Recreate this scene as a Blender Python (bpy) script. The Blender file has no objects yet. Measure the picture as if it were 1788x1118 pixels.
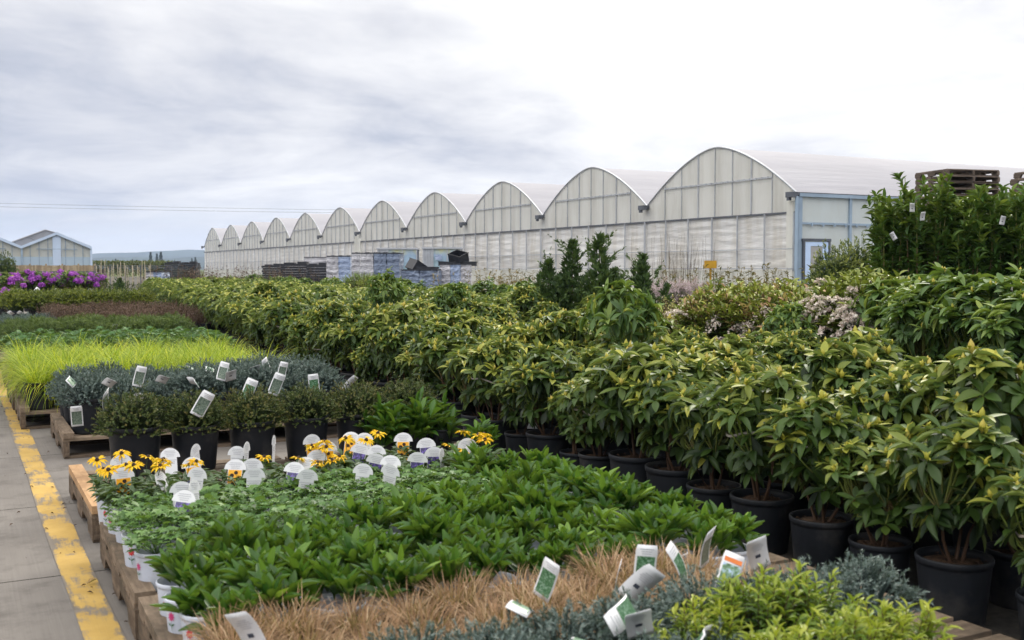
import bpy, math, random
import numpy as np
from mathutils import Vector, Matrix
R = math.radians
random.seed(7)
rng = np.random.default_rng(11)
SC = bpy.context.scene
COL = SC.collection
PI = math.pi

# ------------------------------------------------------------------ camera
F_PX, CAM_H, YAW, PITCH = 1850.0, 1.45, R(27.7), math.atan(89/1850)
def at(px, depth):
    """ground x, y under a viewing column at a distance (used only to lay the site plan out)"""
    a = (px-894)/F_PX
    return (depth*(math.sin(YAW)+a*math.cos(YAW)), depth*(math.cos(YAW)-a*math.sin(YAW)))
def gz(px, py, z=0.0):
    a = (px-894)/F_PX; b = (559-py)/F_PX
    cp, sp = math.cos(PITCH), math.sin(PITCH)
    sy, cy = math.sin(YAW), math.cos(YAW)
    d = (sy*cp+a*cy+b*sy*sp, cy*cp-a*sy+b*cy*sp, -sp+b*cp)
    t = (z-CAM_H)/d[2]
    return d[0]*t, d[1]*t
def zat(py, depth): return CAM_H+(470-py)*depth/F_PX
cam = bpy.data.cameras.new('camera'); camo = bpy.data.objects.new('camera', cam); COL.objects.link(camo)
camo.location = (0, 0, CAM_H); camo.rotation_euler = (PI/2-PITCH, 0, -YAW)
cam.sensor_width = 36; cam.lens = 36*F_PX/1788; cam.clip_end = 9000; cam.clip_start = .05
cam.dof.use_dof = True; cam.dof.focus_distance = 11.0; cam.dof.aperture_fstop = 5.0
SC.camera = camo

# ------------------------------------------------------------------ node helpers
def new_mat(name):
    m = bpy.data.materials.new(name); m.use_nodes = True
    nt = m.node_tree; nt.nodes.clear()
    return m, nt
def N(nt, typ, **kw):
    n = nt.nodes.new(typ)
    for k, v in kw.items():
        if k in n.inputs: n.inputs[k].default_value = v
        else: setattr(n, k, v)
    return n
def ramp(nt, stops, fac=None, interp='LINEAR'):
    r = nt.nodes.new('ShaderNodeValToRGB'); r.color_ramp.interpolation = interp
    els = r.color_ramp.elements
    while len(els) < len(stops): els.new(.5)
    for e, (p, c) in zip(els, stops):
        e.position = p; e.color = (*c, 1) if len(c) == 3 else c
    if fac is not None: nt.links.new(fac, r.inputs[0])
    return r
def math_n(nt, op, a, b=None, clamp=False):
    n = nt.nodes.new('ShaderNodeMath'); n.operation = op; n.use_clamp = clamp
    for i, v in enumerate((a, b)):
        if v is None: continue
        if isinstance(v, (int, float)): n.inputs[i].default_value = v
        else: nt.links.new(v, n.inputs[i])
    return n.outputs[0]
def mixc(nt, fac, a, b, blend='MIX'):
    n = nt.nodes.new('ShaderNodeMix'); n.data_type = 'RGBA'; n.blend_type = blend
    for i, v in ((0, fac), (6, a), (7, b)):
        if isinstance(v, (int, float)): n.inputs[i].default_value = v
        elif isinstance(v, tuple): n.inputs[i].default_value = (*v, 1) if len(v) == 3 else v
        else: nt.links.new(v, n.inputs[i])
    return n.outputs[2]
def coords(nt, which='Object', scale=(1, 1, 1)):
    tc = nt.nodes.new('ShaderNodeTexCoord'); mp = nt.nodes.new('ShaderNodeMapping')
    mp.inputs['Scale'].default_value = scale
    nt.links.new(tc.outputs[which], mp.inputs[0]); return mp.outputs[0]
def noise(nt, vec, scale, detail=4, rough=.55):
    n = nt.nodes.new('ShaderNodeTexNoise'); n.inputs['Scale'].default_value = scale
    n.inputs['Detail'].default_value = detail; n.inputs['Roughness'].default_value = rough
    if vec is not None: nt.links.new(vec, n.inputs['Vector'])
    return n.outputs[0]
def finish(nt, shader):
    o = nt.nodes.new('ShaderNodeOutputMaterial'); nt.links.new(shader, o.inputs[0])
def principled(nt, color, rough=.6, spec=.4, metal=0, bump=None, bump_s=.3, bump_d=.01):
    p = nt.nodes.new('ShaderNodeBsdfPrincipled')
    if isinstance(color, tuple): p.inputs['Base Color'].default_value = (*color, 1)
    else: nt.links.new(color, p.inputs['Base Color'])
    if isinstance(rough, (int, float)): p.inputs['Roughness'].default_value = rough
    else: nt.links.new(rough, p.inputs['Roughness'])
    p.inputs['Specular IOR Level'].default_value = spec
    p.inputs['Metallic'].default_value = metal
    if bump is not None:
        b = nt.nodes.new('ShaderNodeBump'); b.inputs['Strength'].default_value = bump_s; b.inputs['Distance'].default_value = bump_d
        nt.links.new(bump, b.inputs['Height']); nt.links.new(b.outputs[0], p.inputs['Normal'])
    return p
def leaf_mat(name, dark, mid, light, rough=.45, transl=.22, spec=.45, back=None):
    m, nt = new_mat(name)
    at_ = N(nt, 'ShaderNodeAttribute', attribute_name='tint')
    oi = N(nt, 'ShaderNodeObjectInfo')
    v = math_n(nt, 'ADD', at_.outputs['Fac'], math_n(nt, 'MULTIPLY', math_n(nt, 'SUBTRACT', oi.outputs['Random'], .5), .22), clamp=True)
    c = ramp(nt, [(0, dark), (.5, mid), (1, light)], v).outputs[0]
    if back is not None:
        g = N(nt, 'ShaderNodeNewGeometry'); c = mixc(nt, g.outputs['Backfacing'], c, back)
    p = principled(nt, c, rough, spec)
    t = N(nt, 'ShaderNodeBsdfTranslucent'); nt.links.new(mixc(nt, .35, c, (.35, .5, .05), 'MIX'), t.inputs[0])
    mx = N(nt, 'ShaderNodeMixShader', Fac=transl); nt.links.new(p.outputs[0], mx.inputs[1]); nt.links.new(t.outputs[0], mx.inputs[2])
    finish(nt, mx.outputs[0]); return m
def plain_mat(name, col, rough=.6, spec=.4, metal=0, var=.25, scale=6, bump=0.0, dirt=None, dirt_scale=2, dirt_amt=.5, coord='Object', stretch=(1, 1, 1)):
    m, nt = new_mat(name)
    v = coords(nt, coord, stretch)
    n1 = noise(nt, v, scale, 6)
    lo = tuple(c*(1-var) for c in col); hi = tuple(min(1, c*(1+var)) for c in col)
    c = ramp(nt, [(.3, lo), (.7, hi)], n1).outputs[0]
    if dirt:
        n2 = noise(nt, v, dirt_scale, 5, .65)
        c = mixc(nt, ramp(nt, [(.48, (0, 0, 0)), (.72, (dirt_amt,)*3)], n2).outputs[0], c, dirt)
    p = principled(nt, c, rough, spec, metal, n1 if bump else None, bump)
    finish(nt, p.outputs[0]); return m

# ------------------------------------------------------------------ mesh builder
class MB:
    def __init__(s): s.v = []; s.t = []; s.p = []; s.n = 0
    def add(s, verts, polys, tint=.5, mi=0):
        verts = np.asarray(verts, float).reshape(-1, 3); k = len(verts)
        s.v.append(verts)
        s.t.append(np.full(k, tint) if np.isscalar(tint) else np.asarray(tint, float))
        for arr in polys:
            arr = np.asarray(arr, int)
            if arr.ndim == 1: arr = arr[None]
            s.p.append((arr+s.n, mi))
        s.n += k
    def inst(s, tmpl, pos, M, tint, mi=0):
        """many copies of a template; pos (k,3), M (k,3,3) columns are the axes, tint (k,)"""
        V, polys = tmpl; k = len(pos); n = len(V)
        W = np.einsum('kij,nj->kni', M, V)+pos[:, None, :]
        off = (np.arange(k)*n)[:, None, None]
        P = [(np.asarray(a)[None]+off).reshape(-1, np.asarray(a).shape[1]) for a in polys]
        s.add(W.reshape(-1, 3), P, np.repeat(tint, n), mi)
    def box(s, c, size, tint=.5, mi=0, rz=0, bev=0, rot=None):
        hx, hy, hz = (q/2 for q in size)
        V = np.array([(x, y, z) for z in (-hz, hz) for x, y in ((-hx, -hy), (hx, -hy), (hx, hy), (-hx, hy))])
        Fq = [(0, 3, 2, 1), (4, 5, 6, 7), (0, 1, 5, 4), (1, 2, 6, 5), (2, 3, 7, 6), (3, 0, 4, 7)]
        if rot is not None: V = V@np.array(rot).T
        if rz: V = V@np.array(Matrix.Rotation(rz, 3, 'Z')).T
        s.add(V+np.array(c), [Fq], tint, mi)
    def tube(s, pts, r, sides=5, tint=.5, mi=0, cap=False):
        pts = np.asarray(pts, float); n = len(pts)
        r = np.full(n, r) if np.isscalar(r) else np.asarray(r, float)
        V = []
        for i in range(n):
            d = pts[min(i+1, n-1)]-pts[max(i-1, 0)]; d = d/(np.linalg.norm(d)+1e-9)
            a = np.array((0, 0, 1.)) if abs(d[2]) < .9 else np.array((1., 0, 0))
            x = np.cross(a, d); x /= np.linalg.norm(x); y = np.cross(d, x)
            for k in range(sides):
                th = 2*PI*k/sides; V.append(pts[i]+r[i]*(math.cos(th)*x+math.sin(th)*y))
        Fq = [(i*sides+k, i*sides+(k+1) % sides, (i+1)*sides+(k+1) % sides, (i+1)*sides+k) for i in range(n-1) for k in range(sides)]
        tt = tint if np.isscalar(tint) else np.repeat(np.asarray(tint), sides)
        polys = [Fq]
        if cap: polys += [np.array([list(range(sides))[::-1]]), np.array([[(n-1)*sides+k for k in range(sides)]])]
        s.add(V, polys, tt, mi)
    def lathe(s, prof, sides=20, c=(0, 0, 0), tint=.5, mi=0):
        V = [(c[0]+r*math.cos(2*PI*k/sides), c[1]+r*math.sin(2*PI*k/sides), c[2]+z) for r, z in prof for k in range(sides)]
        Fq = [(i*sides+k, i*sides+(k+1) % sides, (i+1)*sides+(k+1) % sides, (i+1)*sides+k) for i in range(len(prof)-1) for k in range(sides)]
        s.add(V, [Fq], tint, mi)
    def mesh(s, name, mats, flat=False):
        me = bpy.data.meshes.new(name)
        V = np.concatenate(s.v); T = np.concatenate(s.t)
        me.vertices.add(len(V)); me.vertices.foreach_set('co', V.ravel())
        loops = np.concatenate([a.ravel() for a, _ in s.p]); sizes = np.concatenate([np.full(len(a), a.shape[1]) for a, _ in s.p])
        mi = np.concatenate([np.full(len(a), m) for a, m in s.p])
        me.loops.add(len(loops)); me.loops.foreach_set('vertex_index', loops.astype(np.int32))
        me.polygons.add(len(sizes)); me.polygons.foreach_set('loop_start', np.concatenate([[0], np.cumsum(sizes)[:-1]]).astype(np.int32))
        me.polygons.foreach_set('material_index', mi.astype(np.int32))
        if flat: me.polygons.foreach_set('use_smooth', np.zeros(len(sizes), bool))
        at_ = me.attributes.new('tint', 'FLOAT', 'POINT'); at_.data.foreach_set('value', np.clip(T, 0, 1).astype(np.float32))
        for m in (mats if isinstance(mats, (list, tuple)) else [mats]): me.materials.append(m)
        me.update(calc_edges=True); me.validate()
        return me

def frames(d, up, L, W, T=None):
    d = d/np.linalg.norm(d, axis=1, keepdims=True)
    y = np.cross(up, d); y /= (np.linalg.norm(y, axis=1, keepdims=True)+1e-9)
    z = np.cross(d, y)
    T = L if T is None else T
    return np.stack([d*L[:, None], y*W[:, None], z*T[:, None]], axis=2)
def leaf(n=4, wide=.5, fold=.12, droop=.25, pw=1.0, tipw=0.0):
    """unit leaf along +X, width 1 in Y; widest at `wide`; edges lifted by fold; drooping along its length"""
    V = []; Fq = []; Ft = []
    for i in range(n+1):
        t = i/n
        w = (math.sin(PI*t**(math.log(.5)/math.log(wide))))**pw/2 if 0 < t < 1 else (.06 if t == 0 else tipw)
        z = -droop*t*t
        V += [(t*(1-.25*droop*t), w, z+fold*w), (t*(1-.25*droop*t), 0, z), (t*(1-.25*droop*t), -w, z+fold*w)]
    for i in range(n):
        a, b = 3*i, 3*i+3
        Fq += [(a, a+1, b+1, b), (a+1, a+2, b+2, b+1)]
    return np.array(V), [np.array(Fq)]
def blade(n=4, droop=.4):
    V = []; Fq = []
    for i in range(n+1):
        t = i/n; w = .5*(1-t)**.6 if t < 1 else .02
        V += [(t*(1-.3*droop*t*t), w, -droop*t**2.2), (t*(1-.3*droop*t*t), -w, -droop*t**2.2)]
    for i in range(n): Fq.append((2*i, 2*i+1, 2*i+3, 2*i+2))
    return np.array(V), [np.array(Fq)]
def needle():
    return np.array([(0, .5, 0), (0, -.5, 0), (1, 0, 0)]), [np.array([(0, 1, 2)])]
def palmate(lobes=5, cut=.55):
    V = [(0.45, 0, -.06)]; n = lobes*2
    for k in range(n+1):
        a = -PI*.86+2*PI*.86*k/n
        r = .5 if k % 2 == 0 else .5*cut
        V.append((.45+r*math.cos(a), r*math.sin(a)*1.1, .03 if k % 2 else -.08))
    return np.array(V), [np.array([(0, k+1, k+2) for k in range(n)])]
UP = np.array((0, 0, 1.))
def rand_az(k, r=None): return (r or rng).uniform(0, 2*PI, k)
def dirs(az, el): return np.stack([np.cos(az)*np.cos(el), np.sin(az)*np.cos(el), np.sin(el)], 1)
def ups(k): return np.repeat(UP[None], k, 0)

# ------------------------------------------------------------------ objects
def tag(o, label=None, cat=None, group=None, kind=None):
    for k, v in (('label', label), ('category', cat), ('group', group), ('kind', kind)):
        if v: o[k] = v
    return o
def link(name, me, parent=None, loc=(0, 0, 0), rot=(0, 0, 0), scale=None):
    o = bpy.data.objects.new(name, me); COL.objects.link(o); o.location = loc; o.rotation_euler = rot
    if scale is not None: o.scale = scale if hasattr(scale, '__len__') else (scale,)*3
    if parent: o.parent = parent
    return o
def empty(name, loc=(0, 0, 0), rz=0, s=1, rot=None):
    o = bpy.data.objects.new(name, None); COL.objects.link(o); o.location = loc
    o.rotation_euler = rot if rot else (0, 0, rz); o.scale = (s, s, s) if not hasattr(s, '__len__') else s
    o.empty_display_size = .1
    return o
def copy_thing(src, loc, rz=0, s=1):
    """a copy of a thing with copies of its parts and sub-parts"""
    r = src.copy(); COL.objects.link(r); r.location = loc; r.rotation_euler = (0, 0, rz); r.scale = (s, s, s) if not hasattr(s, '__len__') else s
    def rec(a, b):
        for ch in KIDS.get(a.name, ()):
            c = ch.copy(); COL.objects.link(c); c.parent = b; rec(ch, c)
    rec(src, r); return r
KIDS = {}
def part(name, me, parent, **kw):
    o = link(name, me, parent, **kw); KIDS.setdefault(parent.name, []).append(o); return o
PROTO = {}
def place(key, name, parts, loc, rz, s, label, cat, group=None):
    """first call builds the thing with its parts; later calls copy thing and parts"""
    if key not in PROTO:
        root = empty(name, loc, rz, s)
        for p in parts: part(p[0], p[1], root, **(p[2] if len(p) > 2 else {}))
        PROTO[key] = root
    else: root = copy_thing(PROTO[key], loc, rz, s)
    for k in ('label', 'category', 'group'):
        if k in root: del root[k]
    tag(root, label, cat, group, 'thing')
    return root
ORD = ['first', 'second', 'third', 'fourth', 'fifth', 'sixth', 'seventh', 'eighth', 'ninth', 'tenth', 'eleventh', 'twelfth', 'thirteenth',
       'fourteenth', 'fifteenth', 'sixteenth', 'seventeenth', 'eighteenth', 'nineteenth', 'twentieth'] 
ORD += ['twenty-'+w for w in ORD[:9]]+['thirtieth']+['thirty-'+w for w in ORD[:9]]+['fortieth']+['forty-'+w for w in ORD[:9]]
#=MATS
# ------------------------------------------------------------------ materials
M = {}
M['rhodo'] = leaf_mat('rhododendron leaf', (.008, .023, .006), (.050, .098, .015), (.38, .38, .055), .50, .22, .32, back=(.13, .17, .06))
M['rhodo_tall'] = leaf_mat('tall rhododendron leaf', (.016, .045, .010), (.065, .13, .026), (.26, .32, .06), .5, .22, .35)
M['bud'] = leaf_mat('bud', (.22, .25, .03), (.40, .37, .05), (.50, .40, .10), .5, .15, .3)
M['stem'] = leaf_mat('woody stem', (.05, .028, .018), (.10, .06, .035), (.16, .22, .04), .7, 0.0, .2)
M['perennial'] = leaf_mat('glossy perennial leaf', (.007, .032, .005), (.036, .115, .011), (.17, .29, .03), .40, .25, .42)
M['geranium'] = leaf_mat('geranium leaf', (.022, .065, .014), (.07, .16, .036), (.17, .29, .08), .5, .25, .35)
M['rudleaf'] = leaf_mat('coneflower leaf', (.02, .05, .016), (.05, .09, .035), (.09, .15, .06), .55, .15, .35)
M['petal_y'] = leaf_mat('yellow petal', (.65, .34, .005), (.80, .48, .01), (.85, .58, .03), .5, .25, .2)
M['petal_p'] = leaf_mat('purple blossom', (.20, .03, .30), (.38, .07, .52), (.58, .17, .68), .5, .25, .2)
M['petal_v'] = leaf_mat('violet petal', (.10, .06, .45), (.18, .12, .60), (.25, .2, .7), .5, .2, .2)
M['petal_w'] = leaf_mat('pale blossom', (.38, .27, .25), (.62, .52, .48), (.78, .72, .66), .6, .25, .2)
M['petal_h'] = leaf_mat('heather blossom', (.26, .18, .20), (.46, .36, .40), (.62, .52, .55), .6, .2, .2)
M['cone'] = plain_mat('flower cone', (.03, .015, .01), .8)
M['tan'] = leaf_mat('clipped dry grass', (.13, .08, .045), (.29, .17, .095), (.48, .36, .23), .7, .18, .2)
M['yelgrass'] = leaf_mat('golden grass blade', (.08, .16, .008), (.25, .35, .012), (.56, .56, .03), .5, .34, .3)
M['juniper'] = leaf_mat('blue juniper needle', (.026, .046, .044), (.080, .118, .110), (.19, .24, .22), .6, .08, .3)
M['yew'] = leaf_mat('dwarf spruce needle', (.016, .03, .008), (.055, .085, .018), (.15, .125, .035), .6, .08, .3)
M['mugo'] = leaf_mat('dwarf pine needle', (.018, .045, .009), (.065, .11, .018), (.14, .19, .035), .6, .08, .3)
M['chart'] = leaf_mat('chartreuse leaf', (.025, .07, .008), (.11, .19, .014), (.33, .36, .03), .42, .28, .4)
M['lobed'] = leaf_mat('lobed leaf', (.02, .06, .016), (.055, .14, .04), (.12, .24, .07), .5, .2, .35)
M['astilbe'] = leaf_mat('dry red stem', (.07, .045, .036), (.15, .095, .075), (.27, .19, .15), .8, .05, .2)
M['box'] = leaf_mat('box leaf', (.025, .05, .007), (.09, .13, .012), (.20, .22, .02), .5, .15, .35)
M['arbor'] = leaf_mat('conifer spray', (.014, .036, .010), (.042, .082, .022), (.10, .15, .04), .6, .08, .3)
M['cream'] = leaf_mat('cream variegated leaf', (.12, .14, .03), (.35, .34, .10), (.60, .55, .25), .5, .2, .3)
M['pieris'] = leaf_mat('evergreen shrub leaf', (.012, .034, .009), (.05, .095, .018), (.30, .32, .05), .42, .15, .4)
M['redleaf'] = leaf_mat('bronze new leaf', (.16, .10, .03), (.34, .18, .10), (.44, .32, .16), .45, .25, .35)
M['laurel'] = leaf_mat('laurel leaf', (.011, .034, .008), (.045, .105, .018), (.20, .26, .035), .5, .18, .3)
M['twig'] = leaf_mat('bare twig', (.08, .06, .04), (.16, .13, .09), (.26, .22, .15), .8, 0, .2)
M['meadow'] = leaf_mat('dry meadow plant', (.09, .085, .025), (.20, .16, .06), (.30, .22, .10), .7, .1, .2)
M['far_tree'] = leaf_mat('far conifer', (.008, .02, .012), (.018, .034, .02), (.03, .05, .03), .7, .05, .2)
M['far_hedge'] = leaf_mat('far hedge', (.05, .07, .015), (.10, .12, .025), (.16, .17, .04), .6, .1, .3)
M['pot'] = plain_mat('black pot plastic', (.011, .013, .017), .5, .22, var=.3, scale=5, dirt=(.085, .078, .07), dirt_scale=6, dirt_amt=.42)
M['white_pot'] = plain_mat('white pot plastic', (.52, .56, .64), .4, .4, var=.06, dirt=(.35, .33, .3), dirt_scale=14, dirt_amt=.35)
M['soil'] = plain_mat('bark soil', (.05, .032, .022), .95, .1, var=.7, scale=60, bump=.8)
M['band'] = plain_mat('pale tie tape', (.30, .27, .23), .6, .3, var=.2, scale=20)
M['tag'] = plain_mat('white tag card', (.64, .65, .67), .35, .4, var=.03)
M['ink'] = plain_mat('grey print', (.42, .43, .46), .6, .2)
M['ink_dark'] = plain_mat('dark print', (.06, .07, .10), .6, .2)
M['pink'] = plain_mat('pink print', (.55, .03, .16), .5, .3)
M['redprint'] = plain_mat('red print', (.55, .03, .03), .5, .3)
M['greenprint'] = plain_mat('green print', (.04, .12, .04), .5, .3)
M['orangeprint'] = plain_mat('orange print', (.70, .20, .05), .5, .3)
def picture_mat(name, stops, scale):
    m, nt = new_mat(name)
    v = coords(nt, 'Object'); n = noise(nt, v, scale, 6, .7)
    finish(nt, principled(nt, ramp(nt, stops, n).outputs[0], .3, .4).outputs[0]); return m
M['pic_green'] = picture_mat('green plant picture', [(.35, (.02, .07, .03)), (.5, (.06, .16, .07)), (.62, (.25, .36, .28))], 140)
M['pic_grey'] = picture_mat('dark plant picture', [(.35, (.03, .05, .04)), (.5, (.10, .14, .11)), (.65, (.22, .26, .2))], 120)
M['pic_garden'] = picture_mat('garden picture', [(.38, (.05, .12, .05)), (.5, (.2, .32, .2)), (.6, (.45, .58, .8))], 45)
M['pic_violet'] = picture_mat('violet flower picture', [(.4, (.02, .05, .04)), (.5, (.08, .06, .18)), (.6, (.22, .16, .55))], 70)
M['pic_orange'] = picture_mat('orange flower picture', [(.30, (.25, .09, .0)), (.42, (.75, .33, .01)), (.7, (.85, .47, .02))], 50)
def wood_mat(name, lo, hi, stain, axis=(2, 14, 14)):
    m, nt = new_mat(name)
    v = coords(nt, 'Object', axis)
    at_ = N(nt, 'ShaderNodeAttribute', attribute_name='tint')
    n1 = noise(nt, v, 2.2, 8, .7); n2 = noise(nt, coords(nt, 'Object', (1.5, 1.5, 3)), 2.5, 5, .65)
    c = ramp(nt, [(.3, lo), (.7, hi)], math_n(nt, 'ADD', n1, math_n(nt, 'MULTIPLY', math_n(nt, 'SUBTRACT', at_.outputs['Fac'], .5), .5))).outputs[0]
    c = mixc(nt, ramp(nt, [(.5, (0, 0, 0)), (.7, (.75,)*3)], n2).outputs[0], c, stain)
    finish(nt, principled(nt, c, .85, .2, 0, n1, .5, .01).outputs[0]); return m
M['wood'] = wood_mat('weathered pallet wood', (.085, .062, .045), (.23, .175, .125), (.045, .038, .026))
M['wood_y'] = wood_mat('weathered pallet beam', (.085, .062, .045), (.25, .19, .135), (.045, .038, .026), (14, 2, 14))
M['wood_new'] = wood_mat('fresh sawn wood', (.30, .175, .085), (.48, .31, .17), (.22, .13, .07), (14, 2, 14))
M['wood_grey'] = wood_mat('grey pallet wood', (.075, .058, .048), (.22, .175, .14), (.05, .042, .036))
M['fence'] = wood_mat('pale fence board', (.26, .20, .13), (.45, .37, .25), (.22, .17, .11), (9, 9, 1))
M['rust'] = plain_mat('brown steel', (.045, .030, .026), .6, .4, var=.4, scale=2, dirt=(.10, .04, .02), dirt_amt=.6)
M['steel'] = plain_mat('galvanised steel', (.40, .42, .45), .5, .5, .2, var=.15, scale=3)
M['steel_dark'] = plain_mat('dark steel', (.10, .11, .13), .5, .5, .3, var=.2, scale=3)
M['steel_blue'] = plain_mat('blue grey steel', (.27, .355, .45), .5, .4, .1, var=.12, scale=2)
M['trim_blue'] = plain_mat('pale blue trim', (.46, .56, .70), .5, .4, 0, var=.06, scale=1)
M['door'] = plain_mat('pale blue door paint', (.48, .62, .85), .45, .4, var=.05)
M['door_glass'] = plain_mat('wired door glass', (.30, .30, .29), .25, .5, var=.15, scale=3)
M['yellow_board'] = plain_mat('ochre board', (.42, .24, .02), .7, .3, var=.2, scale=8)
def poly_mat(name, col, dirt, transl, rip=(1, 1, 1), rip_s=0, stretch=(1, 1, .25), dirt_amt=.6, dscale=1.3, rough=.4, spec=.4):
    m, nt = new_mat(name)
    v = coords(nt, 'Object', stretch)
    n1 = noise(nt, v, dscale, 7, .65); n2 = noise(nt, coords(nt, 'Object', rip), 1.0, 4, .6)
    c = mixc(nt, ramp(nt, [(.42, (0, 0, 0)), (.75, (dirt_amt,)*3)], n1).outputs[0], col, dirt)
    c = mixc(nt, ramp(nt, [(.35, (.22,)*3), (.6, (0, 0, 0))], n2).outputs[0], c, tuple(x*.8 for x in col))
    p = principled(nt, c, rough, spec, 0, n2 if rip_s else None, rip_s, .12)
    t = N(nt, 'ShaderNodeBsdfTranslucent'); nt.links.new(c, t.inputs[0])
    mx = N(nt, 'ShaderNodeMixShader', Fac=transl); nt.links.new(p.outputs[0], mx.inputs[1]); nt.links.new(t.outputs[0], mx.inputs[2])
    finish(nt, mx.outputs[0]); return m
M['gable'] = poly_mat('milky wall sheet', (.90, .905, .86), (.46, .44, .36), .45, (1, 1, 1), 0, (1.6, 1.6, .22), .55, 1.1)
M['curtain'] = poly_mat('white roll curtain', (.88, .88, .87), (.48, .41, .28), .35, (1, .8, 5), .55, (1, 1.6, .35), .55, 1.1)
M['roof_film'] = poly_mat('white roof film', (.42, .42, .455), (.32, .32, .355), .22, (.25, .6, 5), .4, (.4, .4, 1), .4, .6, .8, .08)
M['side_film'] = poly_mat('milky side sheet', (.66, .73, .74), (.56, .57, .50), .3, dirt_amt=.5)
M['pane_pale'] = poly_mat('milky pane', (.66, .70, .68), (.66, .62, .47), .35, dirt_amt=.7, dscale=.3)
M['pane_blue'] = poly_mat('bluish pane', (.50, .62, .72), (.46, .56, .60), .3, dirt_amt=.4)
M['vent'] = poly_mat('grey vent sheet', (.36, .36, .38), (.3, .29, .27), .35)
def film_mat(name, a, b, rough=.28):
    m, nt = new_mat(name)
    n1 = noise(nt, coords(nt, 'Object', (1, 1, 3.5)), 3.0, 6, .65); n2 = noise(nt, coords(nt, 'Object', (2, 2, 9)), 4, 4, .6)
    c = ramp(nt, [(.35, a), (.65, b)], n1).outputs[0]
    finish(nt, principled(nt, c, rough, .6, 0, n2, .8, .05).outputs[0]); return m
M['film_blue'] = film_mat('blue stretch film', (.07, .095, .155), (.22, .28, .40))
M['film_white'] = film_mat('silver stretch film', (.26, .26, .29), (.58, .58, .62))
M['film_pale'] = film_mat('pale blue stretch film', (.16, .22, .36), (.38, .46, .62))
def iris_mat():
    m, nt = new_mat('rainbow sheen film')
    v = coords(nt, 'Object'); sep = N(nt, 'ShaderNodeSeparateXYZ'); nt.links.new(v, sep.inputs[0])
    f = math_n(nt, 'ADD', math_n(nt, 'MULTIPLY', sep.outputs['Z'], .30), math_n(nt, 'MULTIPLY', noise(nt, v, 1.6, 3), .45))
    c = ramp(nt, [(.15, (.34, .44, .43)), (.55, (.30, .44, .42)), (.80, (.30, .42, .55)), (.92, (.55, .55, .30)), (1.0, (.60, .42, .35))], f).outputs[0]
    finish(nt, principled(nt, c, .25, .6, 0, noise(nt, v, 5, 4), .5, .04).outputs[0]); return m
M['iris'] = iris_mat()
M['crate'] = plain_mat('black tray plastic', (.018, .020, .026), .45, .45, var=.3)
M['gravel'] = plain_mat('dark gravel', (.085, .078, .068), .95, .2, var=.5, scale=40, bump=.6, dirt=(.05, .055, .03), dirt_scale=.25)
def concrete():
    m, nt = new_mat('broom finished concrete')
    v = coords(nt, 'Object')
    n1 = noise(nt, v, .7, 8, .6); n2 = noise(nt, coords(nt, 'Object', (90, 1.5, 1)), 1.0, 3, .6); n3 = noise(nt, v, 3.2, 8, .7); n4 = noise(nt, v, 60, 3, .6)
    c = ramp(nt, [(.3, (.115, .105, .096)), (.7, (.20, .186, .17))], n1).outputs[0]
    c = mixc(nt, ramp(nt, [(.35, (.35,)*3), (.65, (0, 0, 0))], n2).outputs[0], c, (.12, .11, .102))
    c = mixc(nt, ramp(nt, [(.50, (0, 0, 0)), (.68, (.75,)*3)], n3).outputs[0], c, (.085, .077, .07))
    c = mixc(nt, ramp(nt, [(.64, (0, 0, 0)), (.72, (.6,)*3)], n4).outputs[0], c, (.12, .11, .10))
    return m, nt, c, n2
m, nt, c, b = concrete(); finish(nt, principled(nt, c, .88, .25, 0, b, .25, .006).outputs[0]); M['concrete'] = m
m, nt, c, b = concrete(); m.name = 'worn yellow line paint'
v = coords(nt, 'Object'); na = noise(nt, v, 2.6, 9, .68); nb = noise(nt, coords(nt, 'Object', (40, 6, 1)), 1, 5, .65)
wear = math_n(nt, 'ADD', math_n(nt, 'MULTIPLY', na, .75), math_n(nt, 'MULTIPLY', nb, .33))
sx = N(nt, 'ShaderNodeSeparateXYZ'); nt.links.new(v, sx.inputs[0])
edge = math_n(nt, 'MULTIPLY', math_n(nt, 'POWER', math_n(nt, 'ABSOLUTE', math_n(nt, 'MULTIPLY', sx.outputs['X'], 13.0)), 6.0), .12)
cy = ramp(nt, [(.3, (.34, .22, .055)), (.7, (.46, .31, .09))], noise(nt, v, 5, 5)).outputs[0]
c = mixc(nt, ramp(nt, [(.545, (0, 0, 0)), (.63, (.92,)*3)], math_n(nt, 'ADD', wear, edge)).outputs[0], cy, c)
finish(nt, principled(nt, c, .8, .25, 0, b, .2, .004).outputs[0]); M['stripe'] = m
M['cloth'] = plain_mat('black weed cloth', (.022, .021, .020), .9, .15, var=.4, scale=30, dirt=(.07, .06, .045), dirt_scale=5, dirt_amt=.6)
M['joint'] = plain_mat('joint filler', (.055, .05, .045), .95, .1)
M['field'] = plain_mat('far field', (.10, .12, .045), .95, .1, var=.4, scale=.02)
M['hill'] = plain_mat('wooded hill', (.030, .045, .030), .95, .1, var=.5, scale=.006, coord='Object')
M['wire'] = plain_mat('cable', (.05, .05, .055), .6, .3)
M['stake'] = plain_mat('bamboo', (.30, .26, .18), .7, .3, var=.25, scale=9)
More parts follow.
